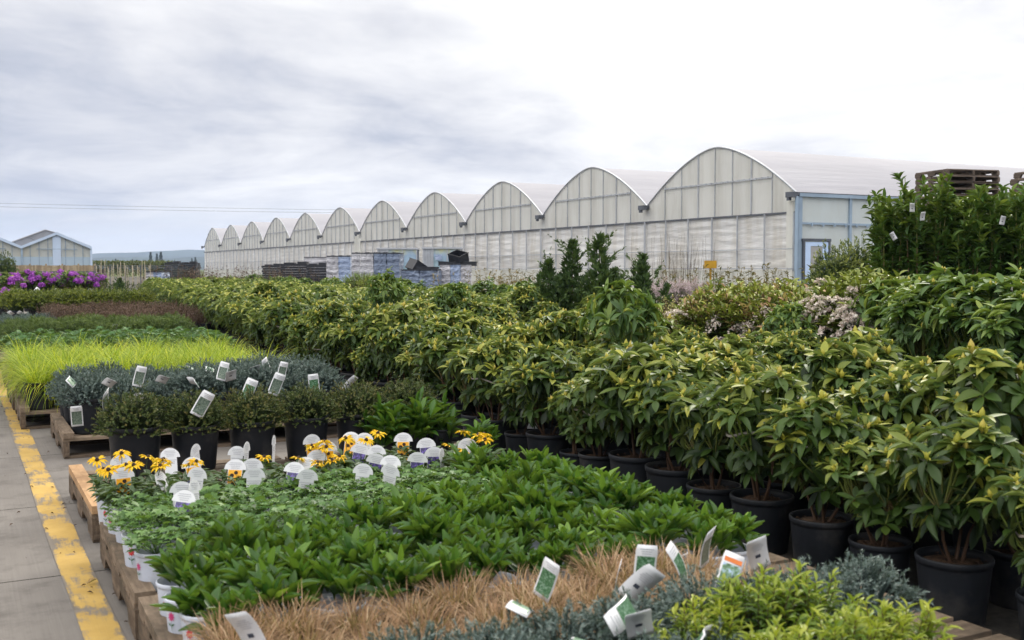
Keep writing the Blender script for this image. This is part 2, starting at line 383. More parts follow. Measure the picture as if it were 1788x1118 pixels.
#=WORLD
# ------------------------------------------------------------------ sky and sun
W = bpy.data.worlds.new('World'); SC.world = W; W.use_nodes = True
nt = W.node_tree; nt.nodes.clear()
SUN_AZ, SUN_EL = YAW+R(20), R(33)          # clockwise from +Y
sky = N(nt, 'ShaderNodeTexSky', sky_type='NISHITA', sun_disc=False, sun_elevation=SUN_EL, sun_rotation=SUN_AZ)
tc = N(nt, 'ShaderNodeTexCoord'); dv = tc.outputs['Generated']
sep = N(nt, 'ShaderNodeSeparateXYZ'); nt.links.new(dv, sep.inputs[0])
zc = math_n(nt, 'MAXIMUM', sep.outputs['Z'], 0.0)
zd = math_n(nt, 'ADD', zc, .17)
cb = N(nt, 'ShaderNodeCombineXYZ')
nt.links.new(math_n(nt, 'DIVIDE', sep.outputs['X'], zd), cb.inputs[0]); nt.links.new(math_n(nt, 'DIVIDE', sep.outputs['Y'], zd), cb.inputs[1])
cb.inputs[2].default_value = 12.6
warp = N(nt, 'ShaderNodeTexNoise'); warp.inputs['Scale'].default_value = .55; warp.inputs['Detail'].default_value = 3
nt.links.new(cb.outputs[0], warp.inputs['Vector'])
wv = N(nt, 'ShaderNodeVectorMath', operation='MULTIPLY_ADD'); nt.links.new(warp.outputs[1], wv.inputs[0]); wv.inputs[1].default_value = (1.1, 1.1, 0); nt.links.new(cb.outputs[0], wv.inputs[2])
n1 = noise(nt, wv.outputs[0], .62, 9, .52); n2 = noise(nt, wv.outputs[0], 3.4, 9, .60)
cl = math_n(nt, 'ADD', math_n(nt, 'MULTIPLY', n1, .68), math_n(nt, 'MULTIPLY', n2, .32))
# brightness toward the veiled sun
sd = (math.sin(YAW+R(17))*math.cos(R(16)), math.cos(YAW+R(17))*math.cos(R(16)), math.sin(R(16)))
dp = N(nt, 'ShaderNodeVectorMath', operation='DOT_PRODUCT'); nt.links.new(dv, dp.inputs[0]); dp.inputs[1].default_value = sd
glow = ramp(nt, [(.78, (0, 0, 0)), (.92, (.35,)*3), (.985, (1,)*3)], dp.outputs['Value'], 'EASE').outputs[0]
shade = math_n(nt, 'ADD', cl, math_n(nt, 'MULTIPLY', glow, .205))
ccol = ramp(nt, [(.34, (.37, .41, .52)), (.45, (.54, .57, .66)), (.54, (.74, .75, .80)), (.64, (.92, .92, .94)), (.78, (1.14, 1.13, 1.1))], shade).outputs[0]
# thin clear bands low over the hills
low = ramp(nt, [(.012, (1,)*3), (.062, (0, 0, 0))], sep.outputs['Z']).outputs[0]
gap = math_n(nt, 'MULTIPLY', math_n(nt, 'MULTIPLY', low, ramp(nt, [(.40, (1,)*3), (.58, (0, 0, 0))], n2).outputs[0]), .8)
zen = ramp(nt, [(.245, (.285, .284, .282)), (.75, (1, .93, .80))], sep.outputs['Z']).outputs[0]
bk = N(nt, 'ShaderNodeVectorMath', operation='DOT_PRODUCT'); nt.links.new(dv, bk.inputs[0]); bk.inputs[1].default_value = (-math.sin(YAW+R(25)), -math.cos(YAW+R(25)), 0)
bfac = ramp(nt, [(.0, (.66,)*3), (.75, (1,)*3)], bk.outputs['Value']).outputs[0]  # sky made brighter behind the camera, added fill for plant fronts and gables
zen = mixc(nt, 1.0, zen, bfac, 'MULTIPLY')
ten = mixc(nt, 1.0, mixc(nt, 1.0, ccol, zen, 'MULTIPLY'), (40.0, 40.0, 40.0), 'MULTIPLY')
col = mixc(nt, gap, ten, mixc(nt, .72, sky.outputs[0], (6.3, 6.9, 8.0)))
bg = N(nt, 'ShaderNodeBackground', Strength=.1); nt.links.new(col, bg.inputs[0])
wo = N(nt, 'ShaderNodeOutputWorld'); nt.links.new(bg.outputs[0], wo.inputs[0])
sl = bpy.data.lights.new('sun', 'SUN'); sl.energy = 1.4; sl.angle = R(14); sl.color = (1, .94, .84)
so = bpy.data.objects.new('sun', sl); COL.objects.link(so)
so.rotation_euler = Vector((-math.sin(SUN_AZ)*math.cos(SUN_EL), -math.cos(SUN_AZ)*math.cos(SUN_EL), -math.sin(SUN_EL))).to_track_quat('-Z', 'Y').to_euler()
SC.view_settings.view_transform = 'Standard'; SC.view_settings.look = 'None'; SC.view_settings.exposure = 0.52; SC.view_settings.gamma = 1
SC.cycles.use_denoising = True
SC.cycles.max_bounces = 6; SC.cycles.diffuse_bounces = 3; SC.cycles.glossy_bounces = 2; SC.cycles.transmission_bounces = 4; SC.cycles.volume_bounces = 0
SC.cycles.caustics_reflective = False; SC.cycles.caustics_refractive = False
#=GROUND
# ------------------------------------------------------------------ ground
def sheet(name, x0, x1, y0, y1, z, mat):
    mb = MB(); mb.add([(x0, y0, z), (x1, y0, z), (x1, y1, z), (x0, y1, z)], [[(0, 1, 2, 3)]])
    return tag(link(name, mb.mesh(name, mat)), kind='structure')
sheet('ground', -4600, 4600, -300, 4400, -.03, M['field'])
sheet('gravel_yard', -60, 120, -30, 220, -.02, M['gravel'])
sheet('slab_bed', -12, 12, -10, 60, -.012, M['joint'])
mb = MB(); V = []
for y in np.linspace(-4, 50, 28): V += [(max(3.40, 3.40+.03*(y-3)+(.05*(y-15) if y > 15 else 0)), y, .004+.003*math.sin(y*3)), (12.0, y, .005)]
mb.add(V, [[(2*i, 2*i+1, 2*i+3, 2*i+2) for i in range(27)]]); tag(link('ground_cloth', mb.mesh('ground_cloth', M['cloth'])), kind='structure')
mb = MB()
ys = [-3.0, -1.35, .4, 2.05, 3.72, 5.38, 7.02, 8.95, 10.7, 12.4, 14.1, 15.8, 17.5, 19.2, 21, 23, 25, 27, 29, 31, 33, 35, 37, 40, 43, 46, 50, 55, 60]
for a, b in zip(ys[:-1], ys[1:]):
    for x0, x1 in ((-12, -8.2), (-8.19, -3.2), (-3.19, 3.5), (3.51, 8), (8.01, 12)):
        g = .005; mb.add([(x0+g, a+g, 0), (x1-g, a+g, 0), (x1-g, b-g, 0), (x0+g, b-g, 0)], [[(0, 1, 2, 3)]])
tag(link('concrete_drive', mb.mesh('concrete_drive', M['concrete'])), kind='structure')
mb = MB(); ya = np.linspace(-1, 70, 72)
mb.add([(x+.006*math.sin(y*1.7+s), y, .004) for y in ya for s, x in ((0, -.075), (2, .075))], [[(2*i, 2*i+1, 2*i+3, 2*i+2) for i in range(71)]])
tag(link('yellow_line', mb.mesh('yellow_line', M['stripe']), loc=(.485, 0, 0), rot=(0, 0, 0)), kind='structure')
# fallen bits on the slab
mb = MB(); r = np.random.default_rng(5); k = 150
pos = np.stack([r.uniform(-.6, .66, k), r.uniform(3.2, 13, k), np.full(k, .012)], 1)
L = r.uniform(.008, .03, k); Mx = frames(dirs(rand_az(k, r), np.zeros(k)), ups(k), L, L*r.uniform(.2, .5, k)); mb.inst(leaf(3, .5, .5, .3), pos, Mx, r.uniform(0, .5, k))
tag(link('leaf_litter', mb.mesh('leaf_litter', M['astilbe'])), 'scattered dark bits of dead leaf on the concrete drive', 'leaf litter', None, 'stuff')
mb = MB(); mb.inst(leaf(6, .5, .6, -.2), np.array([(0, 0, 0)]), frames(np.array([(1., .5, 0)]), ups(1), np.array([.05]), np.array([.024])), np.array([.9]))
gx, gy = gz(160, 1023); tag(link('fallen_leaf', mb.mesh('fallen_leaf', M['redleaf']), loc=(gx-.02, gy, .012)), 'curled red-brown dead leaf lying on the yellow line', 'leaf')
#=PALLETS
# ------------------------------------------------------------------ pallets
def pallet_parts(w, d, h, lip, wood, beam, lipmat):
    """boards along X, stringers along Y"""
    dk = MB(); r = np.random.default_rng(int(w*100+d*10)); y = 0
    nb = max(4, int(d/.155)); bw = d/nb
    for i in range(nb): dk.box((w/2, bw*(i+.5), h-.011), (w-.004*(i % 3), bw*.78, .022), r.uniform(.2, .9))
    bt = MB()
    for i in (0, nb//2, nb-1): bt.box((w/2, bw*(i+.5), .010), (w-.01, bw*.8, .018), r.uniform(.1, .6))
    ps = [('deck', dk.mesh('deck', wood, True)), ('bottom_boards', bt.mesh('bottom_boards', wood, True))]
    for x in (.022, w/2, w-.022):
        st = MB(); hh = h-.022-.02
        # notched runner: full height blocks with two forklift notches
        y0 = 0
        prof = [(0, 0), (.16, 0), (.19, .055), (.38, .055), (.41, 0), (.59, 0), (.62, .055), (.81, .055), (.84, 0), (1, 0)]
        V = []; 
        for t, z in prof:
            for dx in (-.021, .021): V += [(x+dx, d*t, .02+z), (x+dx, d*t, h-.0225)]
        n = len(prof); Fq = []
        for i in range(n-1):
            a, b = 4*i, 4*i+4
            Fq += [(a, b, b+1, a+1), (a+2, a+3, b+3, b+2), (a, a+2, b+2, b), (a+1, b+1, b+3, a+3)]
        Fq += [(0, 1, 3, 2), (4*n-4, 4*n-2, 4*n-1, 4*n-3)]
        st.add(V, [Fq], r.uniform(.2, .7)); ps.append(('stringer', st.mesh('stringer', beam, True)))
    if lip:
        lp = MB(); lp.box((.04, d/2, h+.022), (.078, d-.01, .043), .6); ps.append(('lip_rail', lp.mesh('lip_rail', lipmat, True)))
    return ps
PAL = {'old': pallet_parts(1.34, 1.3, .155, True, M['wood'], M['wood_y'], M['wood_y']),
       'fresh': pallet_parts(1.34, 1.34, .155, True, M['wood'], M['wood_y'], M['wood_new']),
       'plain': pallet_parts(1.34, 1.3, .155, False, M['wood'], M['wood_y'], M['wood_y']),
       'stack': pallet_parts(1.2, 1.05, .125, False, M['wood_grey'], M['wood_grey'], None)}
DECK = .155
prow = [(.57, 1.55, 'old', 'under the blue junipers and chartreuse shrubs'), (.57, 2.9, 'old', 'under the tan clipped grasses'), (.585, 4.25, 'old', 'under the cranesbills'),
        (.61, 5.93, 'fresh', 'under the dwarf spruces'), (.70, 8.68, 'old', 'under the blue junipers behind the dwarf spruces'),
        (.49, 10.45, 'old', 'under the near half of the golden grass'), (.49, 11.95, 'old', 'under the far half of the golden grass'), (.5, 14.3, 'old', 'under the lobed green perennials'),
        (.5, 16.9, 'plain', 'under the dwarf pines'), (.3, 20.6, 'plain', 'under the distant blue junipers'), (.3, 22.2, 'plain', 'under the distant dry red stems')]
for i, (x, y, kind, where) in enumerate(prow):
    look = {'old': 'grey weathered pallet', 'fresh': 'pallet with an orange new-wood edge rail', 'plain': 'dark weathered pallet without a rail'}[kind]
    place(kind, 'wooden_pallet', PAL[kind], (x, y, 0), R(random.uniform(-1, 1)), 1, look+' beside the yellow line, '+where, 'pallet', 'pallets carrying the potted plants')
    place('plain', 'wooden_pallet', PAL['plain'], (x+1.36, y+random.uniform(-.05, .05), 0), R(random.uniform(-1, 1)), 1, 'inner weathered pallet away from the yellow line, '+where, 'pallet', 'pallets carrying the potted plants')
#=PLANTS
# ------------------------------------------------------------------ plant meshes
def pot_mesh(r, h, mat, name='pot', sides=28):
    mb = MB(); t = .004
    mb.lathe([(0, .002), (r*.80, 0), (r*.82, .01), (r*.965, h*.86), (r*.97, h*.90), (r*1.0, h*.905), (r*1.015, h*.93), (r*1.015, h*.985), (r*1.0, h), (r*.955, h), (r*.94, h*.90), (r*.88, h*.62)], sides)
    return mb.mesh(name, mat)
def soil_mesh(r, z, seed=0):
    rr = np.random.default_rng(seed); mb = MB(); n = 18; V = [(0, 0, z+.012)]
    for q, f in ((.5, .01), (.93, 0)):
        for k in range(n): a = 2*PI*k/n; V.append((r*q*math.cos(a), r*q*math.sin(a), z+f+rr.uniform(-.006, .008)))
    P3 = [(0, 1+k, 1+(k+1) % n) for k in range(n)]; P4 = [(1+k, 1+n+k, 1+n+(k+1) % n, 1+(k+1) % n) for k in range(n)]
    mb.add(V, [P3, P4]); 
    k = 26; a = rand_az(k, rr); q = r*.85*np.sqrt(rr.uniform(0, 1, k)); L = rr.uniform(.012, .035, k)
    mb.inst(leaf(2, .5, .4, .2), np.stack([q*np.cos(a), q*np.sin(a), np.full(k, z+.016)], 1), frames(dirs(rand_az(k, rr), rr.uniform(-.2, .4, k)), ups(k), L, L*.45), rr.uniform(0, 1, k))
    return mb.mesh('soil', M['soil'])
POT3 = pot_mesh(.15, .27, M['pot']); SOIL3 = soil_mesh(.135, .235, 1)
POT2 = pot_mesh(.118, .22, M['pot']); SOIL2 = soil_mesh(.105, .195, 2)
POT1 = pot_mesh(.088, .165, M['pot'], sides=20); WPOT1 = pot_mesh(.088, .165, M['white_pot'], sides=20)
POT5 = pot_mesh(.155, .29, M['pot'])

def whorls(mb, P, A, nl, L0, W0, tmpls, el, tint, r, spread=.25, mi=0, jit=.15, eltint=0.0):
    """leaf whorls: tips P, axes A; nl leaves each, elevation el (lo, hi) above the plane across the axis"""
    for i in range(len(P)):
        n = nl if np.isscalar(nl) else r.integers(nl[0], nl[1]+1)
        a = A[i]/np.linalg.norm(A[i]); x = np.cross(a, (.3, .2, 1) if abs(a[2]) < .9 else (1, .1, 0)); x /= np.linalg.norm(x); y = np.cross(a, x)
        th = np.arange(n)*2.4+r.uniform(0, 6.28)+r.normal(0, jit, n)
        e = r.uniform(el[0], el[1], n)
        D = (np.cos(th)*np.cos(e))[:, None]*x+(np.sin(th)*np.cos(e))[:, None]*y+np.sin(e)[:, None]*a
        L = L0*r.uniform(.72, 1.15, n); Wd = W0*r.uniform(.8, 1.2, n)
        pos = P[i]-a*r.uniform(0, spread*L0, n)[:, None]
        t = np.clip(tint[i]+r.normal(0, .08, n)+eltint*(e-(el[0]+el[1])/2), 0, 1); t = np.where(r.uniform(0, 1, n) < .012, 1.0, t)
        upv = np.repeat(a[None], n, 0)*.6+UP*.6+r.normal(0, .15, (n, 3))
        Mx = frames(D, upv, L, Wd)
        w = r.integers(0, len(tmpls), n)
        for q in range(len(tmpls)):
            s = w == q
            if s.any(): mb.inst(tmpls[q], pos[s], Mx[s], t[s], mi)
RLEAF = [leaf(6, .54, .25, .16, .85, .05), leaf(6, .52, .35, .36, .85, .05), leaf(6, .56, .12, .04, .85, .05)]
def rhodo(seed, h=.56, rad=.27, n=44, L0=.118, W0=.037, z0=.24, toplift=.37, lod=False, base=.20, name='foliage', mat='rhodo', budp=.6, nl=(7, 10)):
    r = np.random.default_rng(seed); nt_ = int(n*.52); P = []; A = []; T = []; top = []
    for i in range(n):
        a = r.uniform(0, 2*PI)
        if i < nt_:
            q = math.sqrt(r.uniform(0, 1)); z = h*(1-.26*q*q)+r.normal(0, .03)
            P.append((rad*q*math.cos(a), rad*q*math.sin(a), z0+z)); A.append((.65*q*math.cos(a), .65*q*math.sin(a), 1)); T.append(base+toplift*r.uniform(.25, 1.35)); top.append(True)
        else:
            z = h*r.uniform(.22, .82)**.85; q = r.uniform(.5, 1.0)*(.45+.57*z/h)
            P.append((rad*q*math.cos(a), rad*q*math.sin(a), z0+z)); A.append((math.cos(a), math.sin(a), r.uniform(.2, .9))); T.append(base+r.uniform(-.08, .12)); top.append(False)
    P = np.array(P); A = np.array(A); mb = MB()
    tm = [leaf(2, .5, .25, .25)] if lod else RLEAF
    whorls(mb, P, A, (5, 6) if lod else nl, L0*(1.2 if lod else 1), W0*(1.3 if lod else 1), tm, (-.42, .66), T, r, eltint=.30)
    if lod: return mb
    st = MB(); trunks = []
    for k in range(4):
        a = 2*PI*k/4+r.uniform(-.5, .5); b = np.array((.03*math.cos(a), .03*math.sin(a), z0)); e = np.array((rad*.45*math.cos(a), rad*.45*math.sin(a), z0+h*r.uniform(.38, .5)))
        m_ = (b+e)/2+r.normal(0, .015, 3); st.tube([b, m_, e], [.0085, .007, .0055], 5, [.15, .2, .35]); trunks.append(e)
    for p, a in zip(P, A):
        e = min(trunks, key=lambda q: np.linalg.norm(q-p)); f = r.uniform(.0, .25); s = e*(1-f)+np.array((0, 0, z0))*f
        an = a/np.linalg.norm(a); m_ = (s+p)/2-np.array((0, 0, .02))+.02*an
        st.tube([s, m_, p-an*.004], [.0045, .0038, .003], 4, [.5, .9, 1.0])
    bd = mb
    for p, a, tp in zip(P, A, top):
        if tp and r.uniform() < budp:
            an = a/np.linalg.norm(a); an = an*.5+UP*.5
            sc = r.uniform(.8, 1.3); pr = [(.001, -.006), (.007, .004), (.0105, .014), (.0085, .026), (.003, .036), (.0003, .042)]
            b2 = MB(); b2.lathe([(q*sc, z*sc) for q, z in pr], 7)
            Vv = b2.v[0]; x = np.cross(an, (1, .1, 0)); x /= np.linalg.norm(x); y = np.cross(an, x)
            bd.add(p+Vv[:, :1]*x+Vv[:, 1:2]*y+Vv[:, 2:]*an, [b2.p[0][0]], r.uniform(.2, .9), 1)
            k = 5; th = r.uniform(0, 6.3, k); ee = r.uniform(.5, 1.3, k); D = (np.cos(th)*np.cos(ee))[:, None]*x+(np.sin(th)*np.cos(ee))[:, None]*y+np.sin(ee)[:, None]*an
            L = r.uniform(.025, .05, k); bd.inst(leaf(3, .5, .3, .3), np.repeat(p[None], k, 0), frames(D, ups(k)+.1, L, L*.32), r.uniform(.0, .5, k), 1)
    return [(name, mb.mesh(name, [M[mat], M['bud']])), ('stems', st.mesh('stems', M['stem']))]
def band_mesh(rad, z, tilt=.12):
    mb = MB(); n = 28; V = []
    for k in range(n):
        a = 2*PI*k/n; q = rad*(1+.06*math.sin(3*a)+.04*math.sin(5*a+1)); zz = z+tilt*rad*math.cos(a+.6)+.008*math.sin(4*a)
        V += [(q*math.cos(a), q*math.sin(a), zz-.006), (q*math.cos(a), q*math.sin(a), zz+.006)]
    mb.add(V, [[(2*k, (2*k+2) % (2*n), (2*k+3) % (2*n), 2*k+1) for k in range(n)]])
    return mb.mesh('tie_band', M['band'])
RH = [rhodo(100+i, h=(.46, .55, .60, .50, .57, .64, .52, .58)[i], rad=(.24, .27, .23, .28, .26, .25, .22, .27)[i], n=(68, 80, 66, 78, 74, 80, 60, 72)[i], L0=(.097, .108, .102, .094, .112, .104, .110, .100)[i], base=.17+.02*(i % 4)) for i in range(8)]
BAND = [band_mesh(.165, .50), band_mesh(.17, .56, -.15)]

def perennial(seed):       # upright spoon-shaped glossy leaves
    r = np.random.default_rng(seed); mb = MB(); tm = [leaf(7, .62, .3, .10, .85, .10), leaf(7, .60, .35, .24, .85, .10), leaf(7, .64, .2, -.03, .85, .10)]
    for c in range(7):
        a = r.uniform(0, 6.28); q = .085*math.sqrt(r.uniform(0, 1)); lean = q/.08*.3
        P = np.array([[q*math.cos(a), q*math.sin(a), .165+r.uniform(0, .07)]]); A = np.array([[lean*math.cos(a), lean*math.sin(a), 1.]])
        whorls(mb, P, A, (10, 14), .100, .028, tm, (.55, 1.42), [r.uniform(.24, .70)], r, .45)
    return mb.mesh('foliage', M['perennial'])
PER = [perennial(i) for i in range(6)]
def bushy(seed):
    r = np.random.default_rng(seed); mb = MB(); tm = [leaf(5, .62, .3, .3, .8), leaf(5, .62, .3, .1, .8)]
    for c in range(16):
        a = r.uniform(0, 6.28); q = .13*math.sqrt(r.uniform(0, 1)); z = .32-.7*q+r.uniform(-.06, .03)
        whorls(mb, np.array([[q*math.cos(a), q*math.sin(a), z]]), np.array([[2.5*q*math.cos(a), 2.5*q*math.sin(a), 1.]]), (9, 12), .15, .034, tm, (.6, 1.4), [r.uniform(.3, .6)], r, 1.2)
    return mb.mesh('foliage', M['perennial'])
def geranium(seed, mat='geranium', rl=.045, cut=.6, lobes=5, n=120, rad=.115, z0=.165, hh=.085, name='foliage'):
    r = np.random.default_rng(seed); mb = MB(); a = rand_az(n, r); q = rad*np.sqrt(r.uniform(0, 1, n))
    z = z0+hh*(1-.55*(q/rad)**2)*r.uniform(.45, 1.1, n)
    el = r.normal(.1, .28, n); L = rl*r.uniform(.7, 1.25, n)
    D = dirs(a+r.normal(0, .8, n), el); Mx = frames(D, ups(n)+r.normal(0, .25, (n, 3)), L, L)
    mb.inst(palmate(lobes, cut), np.stack([q*np.cos(a), q*np.sin(a), z], 1), Mx, np.clip(r.normal(.5, .16, n), 0, 1))
    for i in range(0, n, 3): mb.tube([(0, 0, z0-.03), (q[i]*math.cos(a[i]), q[i]*math.sin(a[i]), z[i])], .0012, 3, .6)
    return mb.mesh(name, M[mat])
GER = [geranium(20+i) for i in range(4)]
LOB = [geranium(30+i, 'lobed', .085, .42, 7, 90, .17, .2, .16) for i in range(4)]
def rudleaf(seed):
    r = np.random.default_rng(seed); mb = MB(); n = 60; a = rand_az(n, r); q = .09*np.sqrt(r.uniform(0, 1, n)); z = .165+.08*r.uniform(.2, 1, n)*(1-.4*(q/.09)**2)
    L = r.uniform(.05, .085, n); mb.inst(leaf(4, .45, .3, .3), np.stack([q*np.cos(a), q*np.sin(a), z], 1), frames(dirs(a+r.normal(0, .6, n), r.normal(.25, .3, n)), ups(n), L, L*.42), np.clip(r.normal(.45, .2, n), 0, 1))
    return mb.mesh('foliage', M['rudleaf'])
RUD = [rudleaf(i) for i in range(3)]
def daisy(seed, pm='petal_y', np_=13, pl=.046, stem=.11):
    r = np.random.default_rng(seed); mb = MB(); top = np.array((r.uniform(-.03, .03), r.uniform(-.03, .03), stem))
    mb.tube([(0, 0, 0), top*.5+(.006, 0, 0), top], .0016, 4, .5, 1)
    ax = np.array((r.uniform(-.35, .35), r.uniform(-.35, .35), 1)); ax /= np.linalg.norm(ax); x = np.cross(ax, (1, .2, 0)); x /= np.linalg.norm(x); y = np.cross(ax, x)
    th = np.arange(np_)*2*PI/np_+r.normal(0, .1, np_); e = r.normal(.1, .2, np_)
    D = (np.cos(th)*np.cos(e))[:, None]*x+(np.sin(th)*np.cos(e))[:, None]*y+np.sin(e)[:, None]*ax
    L = pl*r.uniform(.85, 1.1, np_); mb.inst(leaf(3, .6, .3, .25, .6), np.repeat(top[None], np_, 0)+D*.004, frames(D, np.repeat(ax[None], np_, 0), L, np.full(np_, .013)), r.uniform(.2, .9, np_))
    if pm == 'petal_y':
        b2 = MB(); b2.lathe([(.010, 0), (.0105, .006), (.007, .014), (.001, .018)], 8); V = b2.v[0]
        mb.add(top+V[:, :1]*x+V[:, 1:2]*y+V[:, 2:]*ax, [b2.p[0][0]], .5, 2)
    return mb.mesh('flower', [M[pm], M['rudleaf'], M['cone']])
DAISY = [daisy(i) for i in range(4)]
VIOLET = daisy(9, 'petal_v', 5, .024, .05)
def tuft(seed, n, L0, W0, mat, rad, z0, el=(.7, 1.5), dr=(.15, .5), tint=(.5, .2), tiptint=None):
    r = np.random.default_rng(seed); mb = MB(); tm = [blade(5, d) for d in np.linspace(dr[0], dr[1], 3)]
    a = rand_az(n, r); q = rad*np.sqrt(r.uniform(0, 1, n)); e = r.uniform(el[0], el[1], n)-.35*q/rad
    L = L0*r.uniform(.6, 1.15, n); pos = np.stack([q*np.cos(a), q*np.sin(a), np.full(n, z0)], 1)
    D = dirs(a+r.normal(0, .7, n), e); Mx = frames(D, ups(n), L, np.full(n, W0)*r.uniform(.7, 1.3, n)); t = np.clip(r.normal(tint[0], tint[1], n), 0, 1); w = r.integers(0, 3, n)
    for i in range(3): mb.inst(tm[i], pos[w == i], Mx[w == i], t[w == i])
    return mb.mesh('blades', M[mat])
TAN = [tuft(40+i, 340, .118, .0044, 'tan', .085, .175, (.5, 1.5), (.05, .45), (.5, .26)) for i in range(5)]
YEL = [tuft(50+i, 320, .35, .0060, 'yelgrass', .09, .19, (.45, 1.5), (.3, .9), (.54, .24)) for i in range(5)]
def mound(seed, mat, rad, hh, z0, n, sl, nl, nw, nn=12, skirt=.0, tint=.45, brown=0.0, rough=.12):
    """conifer mound: short shoots with needles all over a dome"""
    r = np.random.default_rng(seed); mb = MB(); ph = r.uniform(0, 6.3, 6)
    P = []; A = []; T = []
    for i in range(n):
        a = r.uniform(0, 2*PI); u = r.uniform(0, 1)**.75; q = math.sqrt(u)
        lump = 1+rough*math.sin(3*a+ph[0])*math.sin(5*q+ph[1])+rough*.8*math.sin(7*a+ph[2]+4*q)+r.normal(0, .05)
        z = hh*math.sqrt(max(0, 1-.93*q*q))*lump-skirt*q**4
        dd = np.array((q*math.cos(a), q*math.sin(a), .35+.6*(1-q))); dd += r.normal(0, .28, 3)
        dep = r.uniform(.78, 1.03)
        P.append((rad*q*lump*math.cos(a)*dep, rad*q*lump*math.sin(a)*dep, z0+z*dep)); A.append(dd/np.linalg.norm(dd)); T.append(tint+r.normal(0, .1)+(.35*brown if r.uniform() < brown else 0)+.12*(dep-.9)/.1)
    P = np.array(P); A = np.array(A); nd = needle()
    k = n*nn; ii = np.repeat(np.arange(n), nn); s = np.tile(np.linspace(0, 1, nn), n)*sl
    ax = A[ii]; x = np.cross(ax, r.normal(0, 1, (k, 3))); x /= np.linalg.norm(x, axis=1, keepdims=True)
    D = x*.8+ax*.75; L = nl*r.uniform(.7, 1.2, k)
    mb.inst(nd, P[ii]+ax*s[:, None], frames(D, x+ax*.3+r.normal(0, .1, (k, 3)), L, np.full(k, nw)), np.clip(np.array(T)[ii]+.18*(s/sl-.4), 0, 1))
    for i in range(0, n, 2): mb.tube([(P[i][0]*.3, P[i][1]*.3, z0-.01), P[i]], .0018, 3, .05)
    return mb.mesh('foliage', M[mat])
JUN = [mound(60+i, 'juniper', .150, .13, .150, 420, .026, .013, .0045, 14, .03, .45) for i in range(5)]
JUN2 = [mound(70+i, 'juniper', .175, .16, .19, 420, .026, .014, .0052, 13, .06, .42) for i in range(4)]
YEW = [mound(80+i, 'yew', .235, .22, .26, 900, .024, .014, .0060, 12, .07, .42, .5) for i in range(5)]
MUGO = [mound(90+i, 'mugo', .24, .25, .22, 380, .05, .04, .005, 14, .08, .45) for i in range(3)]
def shoots(seed, mat, n, rad, h, z0, L0, W0, ln, tint=.5, lean=.5, wide=.42, tip=0.3, lastmat=None, fall=.35, droop=.25):
    """upright leafy shoots"""
    r = np.random.default_rng(seed); mb = MB(); tm = [leaf(3, wide, .25, droop), leaf(3, wide, .25, droop*1.6)]
    for i in range(n):
        a = r.uniform(0, 6.28); q = math.sqrt(r.uniform(0, 1)); top = np.array((rad*q*math.cos(a), rad*q*math.sin(a), z0+h*(1-fall*q*q)*r.uniform(.78, 1.06)))
        b = np.array((top[0]*.35, top[1]*.35, z0)); s = r.uniform(.35, .5)
        mb.tube([b, (b+top)/2+(0, 0, .01), top], .002*(h/.3), 3, .3, 1)
        ts = np.linspace(s, 1, ln)
        P = b[None]*(1-ts)[:, None]+top[None]*ts[:, None]; th = np.arange(ln)*2.4+r.uniform(0, 6.3)
        e = r.uniform(.1, .7, ln)+.5*(ts-s)/(1-s)
        L = L0*r.uniform(.75, 1.15, ln)*(1-.25*ts); D = dirs(th, e); D[:, 0] += lean*q*math.cos(a); D[:, 1] += lean*q*math.sin(a)
        t = np.clip(tint+tip*(ts-.7)/.3+r.normal(0, .1, ln), 0, 1); w = r.integers(0, 2, ln); Mx = frames(D, ups(ln)+r.normal(0, .2, (ln, 3)), L, L*W0/L0)
        mm = np.where((ts > .80) & (lastmat is not None) & (i % 6 == 0), 2, 0)
        for qq in (0, 1):
            for mi in (0, 2):
                sel = (w == qq) & (mm == mi)
                if sel.any(): mb.inst(tm[qq], P[sel], Mx[sel], t[sel], mi)
    mats = [M[mat], M['stem']]+([M[lastmat]] if lastmat else [])
    return mb.mesh('foliage', mats)
CHART = [shoots(110+i, 'chart', 46, .17, .27, .19, .058, .016, 17, .34, .5, .45, .5) for i in range(4)]
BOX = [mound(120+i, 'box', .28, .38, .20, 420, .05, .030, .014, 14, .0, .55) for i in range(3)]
AST = []
for i in range(3):
    r = np.random.default_rng(130+i); mb = MB()
    for k in range(46):
        a = r.uniform(0, 6.28); q = r.uniform(0, .12); e = np.array((q*2.2*math.cos(a), q*2.2*math.sin(a), .18+r.uniform(.18, .36))); b = np.array((q*math.cos(a), q*math.sin(a), .18))
        mb.tube([b, (b+e)/2+r.normal(0, .01, 3), e], [.003, .0025, .0018], 3, r.uniform(.1, .7))
        n = 12; D = dirs(rand_az(n, r), r.uniform(.1, 1, n)); mb.inst(leaf(2, .5, .3, .3), e-np.array((0, 0, 1.))*r.uniform(0, .12, n)[:, None], frames(D, ups(n), r.uniform(.02, .045, n), np.full(n, .012)), r.uniform(.1, .9, n))
    AST.append(mb.mesh('stems', M['astilbe']))
